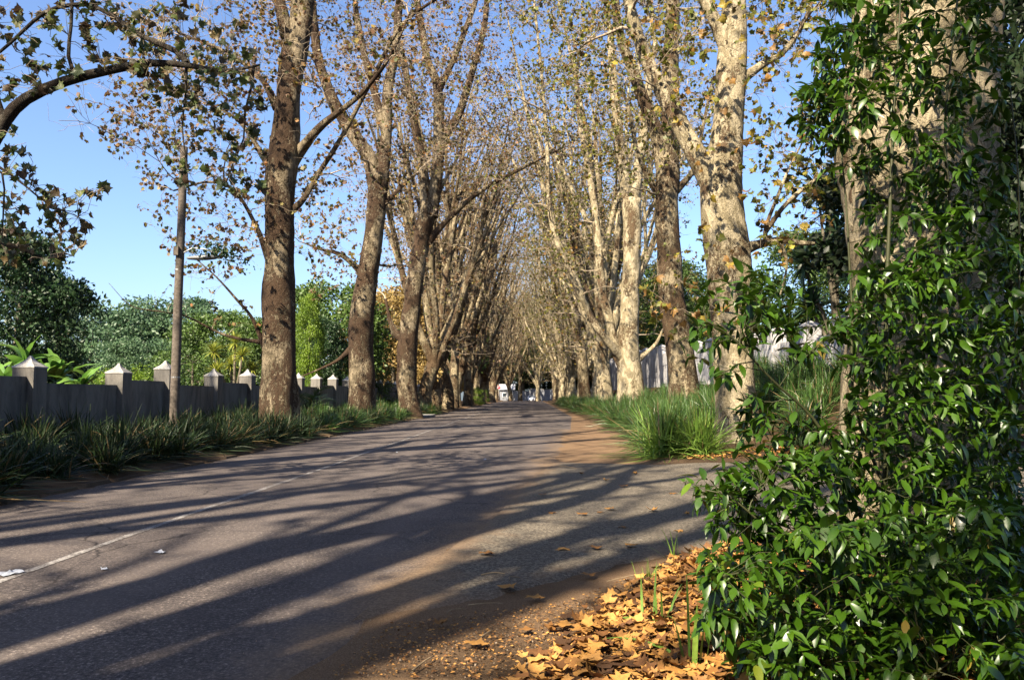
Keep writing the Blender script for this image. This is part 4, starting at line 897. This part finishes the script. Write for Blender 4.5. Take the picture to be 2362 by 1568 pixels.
for i, (x, y, h, m_) in enumerate([(-30, 250, 16, G_MID), (-18, 252, 15, G_DARK), (-7, 250, 16, G_MID), (4, 254, 15, G_MID), (15, 250, 16, G_DARK), (27, 250, 17, G_MID), (40, 246, 18, G_MID)]):
    leafy('dense', x, y, h, 'dense low-crowned tree in the screen behind the white end wall', mat=m_, rz=i * 1.9, wx=1.5, group='screen of trees behind the end wall')
for i, (x, y, h, m_, lb) in enumerate([(-24, 228, 26, G_MID, 'green tree left standing over the white end house'), (-13, 236, 29, G_GOLD, 'tan tree behind the white end house'), (-3, 232, 27, G_DARK, 'dark green tree behind the end wall and car'), (8, 238, 29, G_MID, 'broad green tree behind the end wall'), (18, 226, 27, G_GOLD, 'tan tree at the bend past the white end wall'), (30, 232, 27, G_MID, 'green tree at the far bend of the road')]):
    leafy('round', x, y, h, lb, mat=m_, rz=i * 2.1, wx=1.25, group=None)
leafy('dense', 2.4, -2.6, 13.5, 'unseen bushy evergreen added behind the viewpoint to widen the shade', mat=G_DARK, wx=.45, rz=2)  # second unseen tree, added to broaden the shade on the right
leafy('dense', -0.05, -3.4, 14.5, 'unseen tall evergreen added behind the viewpoint to shade the broad trunk and shrub', mat=G_DARK, wx=.36, rz=1)  # shade tree out of view, added to darken the trunk's right flank
leafy('dense', -14.2, 3.5, 9.5, 'unseen evergreen added over the grey wall to shade the verge', mat=G_DARK, wx=.9, rz=1)  # out of view, added so its shadow falls on the verge
leafy('dense', 12.8, 20.6, 11, 'evergreen with deep shade put into its near-black leaves right behind the broad trunk', mat=G_HEDGE, wx=1.2, rz=.4)
leafy('dense', 10.0, 13.4, 9, 'bush with shade put into its dark leaves across the driveway beside the broad trunk', mat=G_HEDGE, wx=.8, rz=2.4)
leafy_px('bush', 1105, 893, 112, 'small lime shrub at the foot of the far avenue row', mat=G_LIME, cat='shrub', name='leafy_shrub', wx=1.0)

# banana plants, spiky trees, young palm
def blade(L, W, fold, droop, nseg=8, seed=0):
    rg = np.random.default_rng(seed); mb = MB(); V = []; u = np.linspace(0, 1, nseg)
    for t_ in u:
        w = W * (math.sin(min(1, t_ * 1.15 + .12) * 3.0) ** 0.6 if t_ < 0.97 else 0.08); z = L * (t_ * 0.75 - droop * t_ * t_); x = L * t_ * (0.75)
        V += [(x, -w, z + fold * w + rg.normal(0, .02)), (x, 0, z), (x, w, z + fold * w + rg.normal(0, .02))]
    q = []
    for i in range(nseg - 1): a = 3 * i; q += [(a, a + 3, a + 4, a + 1), (a + 1, a + 4, a + 5, a + 2)]
    mb.add(V, np.array(q), 0, np.repeat(rg.uniform(0.2, 1, nseg), 3)); return mb
BL = [blade(2.0, 0.26, 0.35, d, 9, i).mesh('leaf', G_BANANA) for i, d in enumerate((0.35, 0.75, 1.1))]
rgb = np.random.default_rng(12)
for px_, D, s_, lb in ((55, 26.5, 1.15, 'banana plant with upright torn leaves behind the first wall post'), (135, 27.5, 1.0, 'bright banana plant between the first two wall posts'), (185, 25.0, 0.8, 'low banana plant drooping over the grey wall'), (5, 25.5, 0.9, 'banana plant at the near end of the grey wall')):
    x = at(px_, D); g = gz(x, D); r = thing('banana_plant', (x, D, g), lb, 'plant', None, rgb.uniform(0, 6))
    hs = 2.15 * s_ - g * 0.6; mb = MB(); stem(mb, [(0, 0, -.2, .13), (0, 0, hs * .5, .11), (.03, 0, hs, .06)], 8, .3, .03, 0, 1); mb.obj('stalk', G_BANANA, r)
    for i in range(11):
        o = link('leaf', BL[rgb.integers(0, 3)], r, (0, 0, hs - .1)); o.rotation_euler = (rgb.normal(0, .25), rgb.uniform(-.6, .15), i * 2.4); k_ = rgb.uniform(.5, .9) * s_; o.scale = (k_,) * 3
def rosette(seed, n, L, W, mat):
    rg = np.random.default_rng(seed); mb = MB(); d = norm(rg.normal(0, 1, (n, 3)) + [0, 0, 0.5])
    tv = np.array([[0, -.5, 0], [0, .5, 0], [.4, -.9, .06], [.4, .9, .06], [.75, -.5, .02], [.75, .5, .02], [1, 0, -.08]]) * [1, W, 1]
    tf = [np.array([[0, 2, 3, 1], [2, 4, 5, 3]]), np.array([[4, 6, 5]])]
    scatter(mb, tv, tf, np.zeros((n, 3)), frames(d, rg.normal(0, .3, n)), L * rg.uniform(.7, 1.1, n), rg.uniform(0, 1, n)); return mb
def spiky(x, y, heads, mat, label, L=0.75):
    g = gz(x, y); r = thing('dragon_tree', (x, y, g), label, 'tree'); me = rosette(int(x * 10) % 97, 120, L, 0.055, mat).mesh('rosette', mat)
    for i, (hx, hy, hz) in enumerate(heads):
        mb = MB(); stem(mb, [(0, 0, -.2, .12), (hx * .3, hy * .3, (hz - g) * .45, .08), (hx * .8, hy * .8, (hz - g) * .8, .055), (hx, hy, hz - g, .045)], 8, .4, .05, 0, i); mb.obj('stem', DTWIG, r)
        o = link('rosette', me, r, (hx, hy, hz - g)); o.rotation_euler = (0, 0, i * 1.7)
spiky(at(540, 35), 35, [(-1.0, 0, 3.5), (-.3, .3, 2.9), (.4, -.2, 3.3), (0, 0, 3.9), (.7, .3, 2.7), (-.7, -.3, 2.6)], G_SPIKEY, 'yellow-green spiky tree over the grey wall left of the thick trunk', .6)
spiky(11.9, 30.5, [(-.6, 0, 9.6), (.2, .3, 7.9), (-1.2, 0, 6.6), (.5, -.4, 6.0), (-.2, 0, 8.7), (-.9, .2, 5.0), (.9, 0, 7.0)], G_SPIKE, 'tall dark spiky tree over the pale wall beside the broad trunk', 1.15)
rgp = np.random.default_rng(14)
def frond(L, seed):
    rg = np.random.default_rng(seed); mb = MB(); u = np.linspace(0, 1, 9); P = np.column_stack([L * u * .8, 0 * u, L * (u * .9 - .75 * u ** 2.2)]); tube(mb, P, .012 * (1.1 - u), 4, 0, .5)
    t_ = np.linspace(.15, .98, 34); Q = np.column_stack([np.interp(t_, u, P[:, i]) for i in range(3)]); n = len(t_)
    for sg in (-1, 1):
        d = np.column_stack([np.full(n, .6), np.full(n, sg * 1.0), np.full(n, .25)]) + rg.normal(0, .08, (n, 3))
        tv = np.array([[0, -.03, 0], [0, .03, 0], [1, 0, -.1]]); scatter(mb, tv, [np.array([[0, 2, 1]])], Q, frames(d, np.zeros(n)), L * .32 * np.sin(t_ * 2.6 + .4) + .05, rg.uniform(0, 1, n))
    return mb.mesh('frond', G_STRAPD)
FR = [frond(1.9, 1), frond(1.6, 2)]
x, y = at(712, 34), 34; r = thing('young_palm', (x, y, gz(x, y)), 'young feathery palm between the thick brown trunk and the grey wall', 'palm')
mb = MB(); stem(mb, [(0, 0, -.1, .14), (0, 0, .3, .12), (0, 0, .55, .06)], 8, .2, .06, 0, 1); mb.obj('stalk', DTWIG, r)
for i in range(10):
    o = link('frond', FR[i % 2], r, (0, 0, .4)); o.rotation_euler = (0, rgp.uniform(-.75, .05), i * .75); o.scale = (rgp.uniform(.9, 1.2),) * 3

# ------------------------------------------------------------------ glossy shrub in front of the broad trunk
sb = np.array([2.45, 4.75, gz(2.45, 4.75)]); rgs = np.random.default_rng(55)
shrub = thing('glossy_shrub', sb, 'tall glossy dark green shrub growing against the broad sunlit trunk', 'shrub')
mst = MB(); sk = Skel(60000)
def sstem(rows, D):
    P = P4(rows, D); st_ = np.array(P); st_[:, :3] -= sb; st_[0, :3] = [rgs.normal(0, .12), rgs.normal(0, .12), -.08]
    C = catmull(st_, .06); tube(mst, C[:, :3], np.maximum(C[:, 3] * .7, .003), 7); sk.add(C[:, :3], norm(np.gradient(C[:, :3], axis=0)), np.maximum(C[:, 3], .003))
sstem([(2060, 1560, 9), (2055, 1300, 8), (2045, 1000, 7.5), (2045, 690, 7, 0), (2052, 500, 6), (2062, 250, 4), (2075, 40, 3), (2080, -100, 2)], 4.75)
sstem([(2150, 1560, 8), (2200, 1200, 7), (2230, 900, 6), (2205, 600, 5), (2180, 300, 4), (2205, 40, 3), (2210, -100, 2)], 4.95)
sstem([(2050, 1500, 8), (1980, 1180, 6), (1890, 985, 5, -.1), (1780, 875, 4, -.2), (1690, 780, 3, -.25), (1630, 740, 2, -.3)], 4.6)
sstem([(2000, 1540, 7), (1900, 1360, 5), (1790, 1240, 4, -.15), (1690, 1150, 3, -.2), (1630, 1130, 2, -.2)], 4.3)
sstem([(2050, 1600, 7), (1900, 1490, 5), (1760, 1430, 4), (1660, 1395, 2)], 4.0)
sstem([(2150, 1580, 7), (2240, 1380, 5), (2320, 1270, 3), (2380, 1220, 2)], 4.25)
sstem([(2200, 1500, 7), (2300, 1050, 5), (2345, 750, 4), (2350, 450, 3), (2330, 200, 2)], 4.8)
sstem([(2100, 1600, 7), (2150, 1560, 5), (2230, 1500, 3), (2300, 1480, 2)], 3.8)
sstem([(2050, 1500, 7), (1990, 1000, 5), (1965, 700, 4), (1950, 450, 3), (1925, 200, 2), (1920, 60, 1.5)], 5.0)
regs = [([(1880, -60), (2300, -60), (2340, 600), (1990, 640), (1935, 300)], 450, 4.5, 5.5), ([(1845, 170), (1940, 60), (1940, 430), (1830, 310)], 60, 4.7, 5.2), ([(1600, 650), (1750, 610), (1960, 720), (1960, 880), (1800, 820), (1650, 900), (1580, 830)], 80, 4.2, 4.8),
        ([(1960, 620), (2350, 560), (2370, 1250), (1950, 1160)], 760, 4.2, 5.7), ([(1575, 1110), (1700, 1050), (1960, 1030), (1960, 1250), (1620, 1230)], 150, 4.0, 4.7), ([(1625, 1260), (2362, 1150), (2380, 1600), (1720, 1600), (1615, 1430)], 1150, 3.55, 5.2),
        ([(1680, 900), (1800, 880), (1960, 950), (1950, 1080), (1700, 1060)], 46, 4.3, 4.8)]
paths = []
for poly, n, d0, d1 in regs:
    tips = px_tips(rgs, poly, n, d0, d1) - sb; big = tips[: n // 6]
    paths += sk.grow(mst, big, rgs, .0026, .006, .008, 5, 6, 0, .05, lowpen=.6, minz=.05)
    paths += sk.grow(mst, tips[n // 6:], rgs, .0018, .004, .004, 3, 4, .02, .06, lowpen=.3, minz=.05) + []
mst.obj('stems', SHRUBSTEM, shrub)['kind'] = 'stuff'
OV = [oval_leaf(.40, .20, .22), oval_leaf(.36, .38, .34), oval_leaf(.43, .10, .14), oval_leaf(.33, .55, .42)]
lp, ld, lr, ls, lt, lk = [], [], [], [], [], []
for p in paths:
    t_ = norm(p[-1] - p[-2]); nl = rgs.integers(5, 9); a0 = rgs.uniform(0, 6.28); ti = rgs.uniform(0, 1)
    u_ = norm(np.cross(t_, [0, 0.1, 1.0])); w_ = np.cross(t_, u_)
    for i in range(nl):
        f_ = 1 - .10 * i if i < 4 else .62 - .12 * (i - 4); f_ = max(f_, .1) * (len(p) - 1); i0 = min(int(f_), len(p) - 2); q = p[i0] + (p[i0 + 1] - p[i0]) * (f_ - i0)
        a = a0 + i * 2.4; d = t_ * rgs.uniform(.25, .8) + (u_ * math.cos(a) + w_ * math.sin(a)) * rgs.uniform(.7, 1.1); d[2] += rgs.uniform(-.42, .12); d[1] -= rgs.uniform(0, .25)
        lp.append(q); ld.append(d); lr.append(rgs.normal(0, .35)); ls.append(rgs.uniform(.055, .118)); lt.append(np.clip(ti * .6 + rgs.uniform(0, .4), 0, 1)); lk.append(rgs.integers(0, 4))
lp, ld = np.array(lp), np.array(ld); rot = frames(ld, np.array(lr)); ls, lt, lk = np.array(ls), np.array(lt), np.array(lk)
W = lp + sb; v = W - [0, 0, CAMZ]; dep = v @ FW; sx_ = (v @ RT) / dep * F + CX; sy_ = CY - (v @ UP) / dep * F
vis = (sx_ > 0) & (sx_ < 2362) & (sy_ > 0) & (sy_ < 1568) & (dep > 1); face = np.abs(np.einsum('ni,ni->n', rot[:, :, 2], norm(v)))
score = np.where(vis, ls / dep * (0.3 + face), -1); order = np.argsort(-score); single = order[:300]; rest = order[300:]
lme = [[None] * 5 for _ in range(4)]
for a in range(4):
    for c in range(5):
        m_ = MB(); m_.add(OV[a][0], OV[a][1], 0, c / 4); lme[a][c] = m_.mesh('leaf', SHRUB)
for i in single:
    o = link('leaf', lme[lk[i]][int(round(lt[i] * 4))], shrub); M = Matrix(rot[i].tolist()).to_4x4(); o.matrix_local = Matrix.Translation(Vector(lp[i])) @ M @ Matrix.Scale(float(ls[i]), 4)
mb = MB()
for a in range(4):
    m_ = rest[lk[rest] == a]; scatter(mb, OV[a][0], OV[a][1], lp[m_], rot[m_], ls[m_], lt[m_])
mb.obj('foliage', SHRUB, shrub)['kind'] = 'stuff'

# ------------------------------------------------------------------ fallen leaves, grit, sticks, paper
rgl = np.random.default_rng(66)
def inpoly(x, y, poly):
    c = np.zeros(len(x), bool); j = len(poly) - 1
    for i in range(len(poly)):
        a, b_ = poly[i], poly[j]; m = ((a[1] > y) != (b_[1] > y)) & (x < (b_[0] - a[0]) * (y - a[1]) / (b_[1] - a[1] + 1e-12) + a[0]); c ^= m; j = i
    return c
lit = np.array([ground(*p)[:2] for p in [(1610, 1272), (1500, 1315), (1400, 1372), (1300, 1430), (1230, 1500), (1130, 1570), (1040, 1660)]]); lit = np.vstack([lit, [(0.2, 2.6), (4.5, 2.4), (5.4, 5.0), (4.5, 8.3), (2.8, 8.5)]])
N = 14000; x = rgl.uniform(lit[:, 0].min(), lit[:, 0].max(), N); y = rgl.uniform(lit[:, 1].min(), lit[:, 1].max(), N)
dens = np.clip(sdist(x, y, lit[:7]) / .22, .12, 1); k_ = inpoly(x, y, lit) & (rgl.uniform(0, 1, N) < dens); x, y = x[k_], y[k_]
x2 = rgl.uniform(3.6, 6.2, 420); y2 = rgl.uniform(17.9, 19.6, 420); x = np.concatenate([x, x2]); y = np.concatenate([y, y2])
x3 = rgl.uniform(-8.5, -7.8, 260); y3 = rgl.uniform(8, 60, 260); x = np.concatenate([x, x3]); y = np.concatenate([y, y3])
z = terrain(x, y) + rgl.uniform(.008, .04, len(x)) + np.where((x > -2) & (y < 9), .03 * np.clip(sdist(x, y, lit[:8]), 0, 1), 0)
n = len(x); nrm = norm(np.column_stack([rgl.normal(0, .26, (n, 2)), np.ones(n)])); az = rgl.uniform(0, 6.28, n); h = np.column_stack([np.cos(az), np.sin(az), np.zeros(n)]); d = norm(h - nrm * np.sum(h * nrm, 1, keepdims=True)); rotl = np.stack([d, np.cross(nrm, d), nrm], -1)
sz = rgl.uniform(.045, .125, n); tl = rgl.uniform(0, 1, n); kl = rgl.integers(0, 3, n); pos = np.column_stack([x, y, z])
# single leaves on the driveway, where the photograph shows them
for px_, py_ in [(1433, 1220), (1415, 1178), (1378, 1184), (1278, 1186), (1447, 1125), (1462, 1267), (1340, 1190), (1186, 1363), (1213, 1466), (1338, 1095), (1290, 1450), (1300, 1272), (1365, 1270), (1230, 1390), (1120, 1285), (1500, 1180), (1545, 1140), (1400, 1110), (1470, 1095), (1258, 1145), (1010, 1450), (1560, 1228), (1350, 1335), (1090, 1500), (1590, 1190)]:
    g = ground(px_, py_); g[2] = gz(g[0], g[1]) + .03; pos = np.vstack([pos, g]); a = rgl.uniform(0, 6.28); rotl = np.concatenate([rotl, np.array([[[math.cos(a), -math.sin(a), 0], [math.sin(a), math.cos(a), 0], [0, 0, 1]]])]); sz = np.append(sz, rgl.uniform(.09, .15)); tl = np.append(tl, rgl.uniform(.3, .95)); kl = np.append(kl, rgl.integers(0, 3))
nd_ = 25; v = pos - [0, 0, CAMZ]; dep = v @ FW; sx_ = (v @ RT) / dep * F + CX; sy_ = CY - (v @ UP) / dep * F
sc_ = np.where((sx_ > 0) & (sx_ < 1900) & (sy_ > 0) & (sy_ < 1560) & (dep > 1), sz / dep, -1); sc_[-nd_:] = 9; order = np.argsort(-sc_ - .004 * (pos[:, 2] - .06 > 0)); single = order[:290]; rest = order[290:]
DL = [plane_leaf(.18, 21), plane_leaf(.4, 22), plane_leaf(-.2, 23)]
dme = [[None] * 6 for _ in range(3)]
for a in range(3):
    for c in range(6): m_ = MB(); m_.add(DL[a][0] * [1, 1, 1], DL[a][1], 0, c / 5); dme[a][c] = m_.mesh('fallen_leaf', LITTER)
for i in single:
    o = link('fallen_leaf', dme[kl[i]][int(round(tl[i] * 5))]); o.matrix_world = Matrix.Translation(Vector(pos[i])) @ Matrix(rotl[i].tolist()).to_4x4() @ Matrix.Scale(float(sz[i]), 4)
    if i >= len(pos) - nd_: tag(o, 'dry brown leaf lying alone on the driveway asphalt', 'leaf', 'single leaves on the driveway')
    else: tag(o, 'dry orange-brown leaf in the drift of fallen leaves below the shrub', 'leaf', 'fallen leaves in the drift')
mb = MB()
for a in range(3):
    m_ = rest[:3500][kl[rest[:3500]] == a]; scatter(mb, DL[a][0], DL[a][1], pos[m_], rotl[m_], sz[m_], tl[m_])
    m_ = rest[3500:][kl[rest[3500:]] == a]; LT = plane_leaf((.18, .4, -.2)[a], 31 + a, False); scatter(mb, LT[0], LT[1], pos[m_], rotl[m_], sz[m_], tl[m_])
tag(mb.obj('leaf_litter', LITTER), 'deep drift of dry orange leaves on the verge', 'leaf litter', kind='stuff')
# crumbs and grit on the bare dirt and along the seam
tet = np.array([[1, 0, -.5], [-.5, .87, -.5], [-.5, -.87, -.5], [0.1, 0.1, .7]]); tt = [np.array([[0, 1, 3], [1, 2, 3], [2, 0, 3], [0, 2, 1]])]
gp = []
for a, b_ in zip(seam[:-1], seam[1:]):
    n = 60; t_ = rgl.uniform(0, 1, (n, 1)); gp.append(a + (b_ - a) * t_ + rgl.normal(0, .28, (n, 2)) + [.22, 0])
dp = np.array([ground(*p)[:2] for p in [(760, 1560), (900, 1440), (1300, 1390), (1460, 1330), (1300, 1470), (1150, 1568)]]); xx = rgl.uniform(dp[:, 0].min(), dp[:, 0].max(), 1500); yy = rgl.uniform(dp[:, 1].min(), dp[:, 1].max(), 1500); kk = inpoly(xx, yy, dp); gp.append(np.column_stack([xx, yy])[kk])
dv = np.column_stack([rgl.uniform(-.6, 3.5, 500), rgl.uniform(7.5, 17, 500)]); gp.append(dv)
gp = np.vstack(gp); n = len(gp); mb = MB()
scatter(mb, tet, tt, np.column_stack([gp, terrain(gp[:, 0], gp[:, 1]) + .012]), frames(rgl.normal(0, 1, (n, 3)), rgl.uniform(0, 6, n)), rgl.uniform(.002, .007, n) * np.where(rgl.uniform(0, 1, n) < .04, 2.0, 1), rgl.uniform(0, 1, n))
tag(mb.obj('gravel', PEBBLE), 'pale grit and small stones along the dusty seam', 'gravel', kind='stuff')
n = 6500; xx = rgl.uniform(dp[:, 0].min(), dp[:, 0].max() + .4, n); yy = rgl.uniform(dp[:, 1].min(), dp[:, 1].max(), n); kk = inpoly(xx, yy, dp) | (inpoly(xx, yy, lit)); xx, yy = xx[kk], yy[kk]; n = len(xx); mb = MB()
scatter(mb, *KITE, np.column_stack([xx, yy, terrain(xx, yy) + .012]), frames(np.column_stack([rgl.normal(0, 1, (n, 2)), rgl.normal(0, .15, n)]), rgl.normal(0, .4, n)), rgl.uniform(.008, .034, n), rgl.uniform(0, 1, n))
tag(mb.obj('leaf_crumbs', LITTER), 'broken bits of dry leaf on the bare dirt', 'leaf litter', kind='stuff')
for i, (p0, p1, rr) in enumerate([((1110, 1330), (1165, 1328), .006), ((1175, 1340), (1200, 1336), .005), ((1290, 1077), (1330, 1082), .008), ((950, 1555), (1000, 1520), .006), ((1270, 1450), (1330, 1440), .005), ((1480, 1330), (1400, 1345), .005), ((1080, 1400), (1160, 1396), .004), ((1030, 1420), (1075, 1408), .004), ((1210, 1540), (1260, 1515), .006), ((1110, 1475), (1135, 1460), .005)]):
    a, b_ = ground(*p0), ground(*p1); m = (a + b_) / 2 + [rgl.normal(0, .03), rgl.normal(0, .03), 0]
    for q in (a, b_, m): q[2] = gz(q[0], q[1]) + rr + .014
    mb = MB(); C = catmull(np.array([a - m, [0, 0, 0.01], b_ - m]), .05); tube(mb, C, np.linspace(rr, rr * .5, len(C)), 6); tag(mb.obj('fallen_twig', STICK, None, True, m), 'thin dry twig lying on the dirt and asphalt', 'twig', 'fallen twigs by the driveway')
for i, (px_, py_, w, lb) in enumerate([(22, 1323, .09, 'crumpled pale blue paper scrap at the end of the centre line'), (240, 1312, .035, 'small white paper scrap on the shadowed asphalt'), (370, 1274, .05, 'torn grey-white paper scrap near the centre line'), (1118, 1060, .05, 'white wrapper lying in the sunlit lane'), (915, 1043, .04, 'tiny white scrap beside the centre line')]):
    g = ground(px_, py_, .012); mb = MB(); s_ = 5; rg_ = np.random.default_rng(i); xs = np.linspace(-w, w, s_); X, Y = np.meshgrid(xs, xs * .7); Z = np.abs(rg_.normal(0, w * .16, X.shape)) + .004; k = np.arange(s_ - 1)[:, None] * s_ + np.arange(s_ - 1)[None]
    mb.add(np.column_stack([X.ravel(), Y.ravel(), Z.ravel()]), np.stack([k, k + 1, k + s_ + 1, k + s_], -1).reshape(-1, 4)); o = mb.obj('paper_scrap', PAPER, None, False, g); o.rotation_euler = (0, 0, rg_.uniform(0, 3)); tag(o, lb, 'litter')
# green shoots in the leaf drift
for i, (px_, py_, s_, lb) in enumerate([(1556, 1290, .42, 'tall thin grass tuft at the driveway edge of the leaf drift'), (1515, 1415, .34, 'broad-bladed green shoot growing out of the leaf drift'), (1610, 1530, .55, 'long green blades bending over the leaf drift under the shrub'), (1490, 1330, .22, 'low straggling grass on the edge of the leaf drift'), (2240, 1560, .5, 'upright strap leaves at the foot of the shrub')]):
    g = ground(px_, py_, .05); me = clump_mesh(500 + i, 9 if i != 3 else 22, 38, G_STRAPB, 1.1, .022 if i in (1, 2, 4) else .01).mesh('blades', G_STRAPB); clump(me, g[0], g[1], s_ * 1.25, lb, None, i, 1.0, 'grass', 'grass_tuft')
# drain slab
g = ground(985, 960); ds = thing('drain_slab', (-7.55, 55.5, 0), 'pale concrete drain slab set in the kerb', 'drain')
mb = MB(); box(mb, (0, 0, .10), (.55, 1.7, .06)); mb.obj('lid', CONC, ds, False); mb = MB(); box(mb, (.35, 0, .02), (.18, 1.5, .045)); mb.obj('inlet', BLACKP, ds, False)

# ------------------------------------------------------------------ end of the road: car, sign, white walls, house
car = thing('parked_car', (0.1, 189, 0.006), 'white hatchback facing down the avenue at the far end of the road', 'car')
def loft(secs):
    """secs: (y, half width bottom, half width top, z bottom, z top)"""
    mb = MB(); V = []
    for y, wb, wt, zb, zt in secs: V += [(-wb, y, zb), (wb, y, zb), (wb * 1.02, y, zb + (zt - zb) * .45), (wt, y, zt - .04), (wt * .85, y, zt), (-wt * .85, y, zt), (-wt, y, zt - .04), (-wb * 1.02, y, zb + (zt - zb) * .45)]
    q = [(8 * i + j, 8 * i + 8 + j, 8 * i + 8 + (j + 1) % 8, 8 * i + (j + 1) % 8) for i in range(len(secs) - 1) for j in range(8)]
    e = 8 * (len(secs) - 1); q += [(0, 1, 2, 7), (2, 3, 6, 7), (3, 4, 5, 6), (e + 7, e + 2, e + 1, e), (e + 7, e + 6, e + 3, e + 2), (e + 6, e + 5, e + 4, e + 3)]
    mb.add(V, np.array(q)); return mb
loft([(-2.0, .72, .66, .28, .62), (-1.9, .84, .78, .2, .78), (-1.2, .87, .80, .18, .93), (-.9, .87, .80, .18, .97), (1.6, .87, .80, .18, .98), (1.95, .80, .74, .25, .92)]).obj('body', CARWHITE, car)
loft([(-.95, .76, .74, .94, .97), (-.25, .74, .60, .94, 1.44), (.9, .74, .60, .94, 1.48), (1.75, .72, .58, .94, 1.10)]).obj('cabin', CARWHITE, car)
mb = MB(); mb.add([(-.66, -.94, 1.0), (.66, -.94, 1.0), (.54, -.30, 1.43), (-.54, -.30, 1.43)], np.array([(0, 1, 2, 3)])); mb.obj('windscreen', CARGLASS, car, False)
for s_ in (-1, 1):
    mb = MB(); box(mb, (s_ * .58, -1.94, .66), (.15, .05, .07)); mb.obj('headlight', METAL, car, False); mb = MB(); box(mb, (s_ * .98, -.62, 1.0), (.09, .06, .06)); mb.obj('mirror', CARWHITE, car, False)
    for y in (-1.25, 1.2):
        mb = MB(); tube(mb, [(s_ * .70, y, .31), (s_ * .88, y, .31)], .31, 18); w_ = mb.obj('wheel', RUBBER, car); mb = MB(); tube(mb, [(s_ * .80, y, .31), (s_ * .895, y, .31)], .19, 14); mb.obj('rim', METAL, w_)
mb = MB(); box(mb, (0, -2.0, .42), (.52, .03, .07)); mb.obj('grille', BLACKP, car, False); mb = MB(); box(mb, (0, -2.04, .33), (.26, .012, .055)); mb.obj('number_plate', SIGNW, car, False)
sx0 = at(1151, 168); sg = thing('stop_sign', (sx0, 168, gz(sx0, 168)), 'red octagonal road sign on a post at the far junction', 'sign'); zc = pix(1151, 893, 168)[2] - gz(sx0, 168)
mb = MB(); tube(mb, [(0, 0.05, -.2), (0, 0.05, zc + .3)], .04, 8); mb.obj('post', METAL, sg)
def octa(r, y, m_, nm, par):
    mb = MB(); a = np.arange(8) * (math.pi / 4) + math.pi / 8; f_ = np.column_stack([r * np.cos(a), np.full(8, y - .012), zc + r * np.sin(a)]); bk = f_ + [0, .02, 0]; c = np.array([[0, y - .012, zc]]); j = np.arange(8)
    mb.add(np.vstack([f_, bk, c]), [np.stack([j, (j + 1) % 8, np.full(8, 16)], -1), np.stack([j, j + 8, (j + 1) % 8 + 8, (j + 1) % 8], -1)]); return mb.obj(nm, m_, par, False)
pl_ = octa(.42, 0, SIGNW, 'border', sg); octa(.38, -.015, SIGNRED, 'plate', sg)
fc = bpy.data.curves.new('lettering', 'FONT'); fc.body = 'STOP'; fc.size = .26; fc.align_x = 'CENTER'; fc.align_y = 'CENTER'; fc.extrude = .002; fc.materials.append(SIGNW)
tmp = bpy.data.objects.new('lettering_tmp', fc); COL.objects.link(tmp); bpy.context.view_layer.update()
tme = bpy.data.meshes.new_from_object(tmp.evaluated_get(bpy.context.evaluated_depsgraph_get())); bpy.data.objects.remove(tmp)
o = link('lettering', tme, sg); o.location = (0, -.035, zc); o.rotation_euler = (R(90), 0, 0)
ew = thing('end_wall', (0, 212, 0), 'white wall closing the view behind the car', 'wall')
for i, (xa, xb, h) in enumerate([(-4.6, -.4, 2.6), (-.4, 3.0, 3.2), (3.0, 9, 3.0), (9, 20, 2.8)]):
    mb = MB(); box(mb, (0, 0, h / 2), ((xb - xa) / 2 - .01, .12, h / 2)); mb.obj('panel', WHITE, ew, False, ((xa + xb) / 2, .03 * i, 0)); mb = MB(); box(mb, (0, 0, h + .06), ((xb - xa) / 2 - .01, .18, .055)); mb.obj('coping', CONC, ew, False, ((xa + xb) / 2, .03 * i, 0))
ho = thing('house', (-8.3, 214, 0), 'small white house with grey roof at the end of the avenue', 'house')
mb = MB(); box(mb, (0, 3, 1.5), (3.5, 3, 1.5)); wl = mb.obj('wall', WHITE, ho, False)
mb = MB(); mb.add([(-3.9, -.5, 3.0), (3.9, -.5, 3.0), (3.9, 6.5, 3.0), (-3.9, 6.5, 3.0), (-3.9, 3, 4.6), (3.9, 3, 4.6)], [np.array([(0, 1, 5, 4), (2, 3, 4, 5)]), np.array([(1, 2, 5), (3, 0, 4)])]); mb.obj('roof', ROOFT, ho, False)
for x_ in (-2.0, 1.0): mb = MB(); box(mb, (x_, -.02, 1.6), (.55, .05, .55)); w_ = mb.obj('window', SIGNW, ho, False); mb = MB(); box(mb, (x_, -.06, 1.6), (.47, .03, .47)); mb.obj('pane', CARGLASS, w_, False)
mb = MB(); box(mb, (2.6, -.03, 1.05), (.45, .05, 1.05)); dr = mb.obj('door', POLEWOOD, ho, False); mb = MB(); box(mb, (2.3, -.1, 1.0), (.03, .03, .03)); mb.obj('handle', METAL, dr, False)
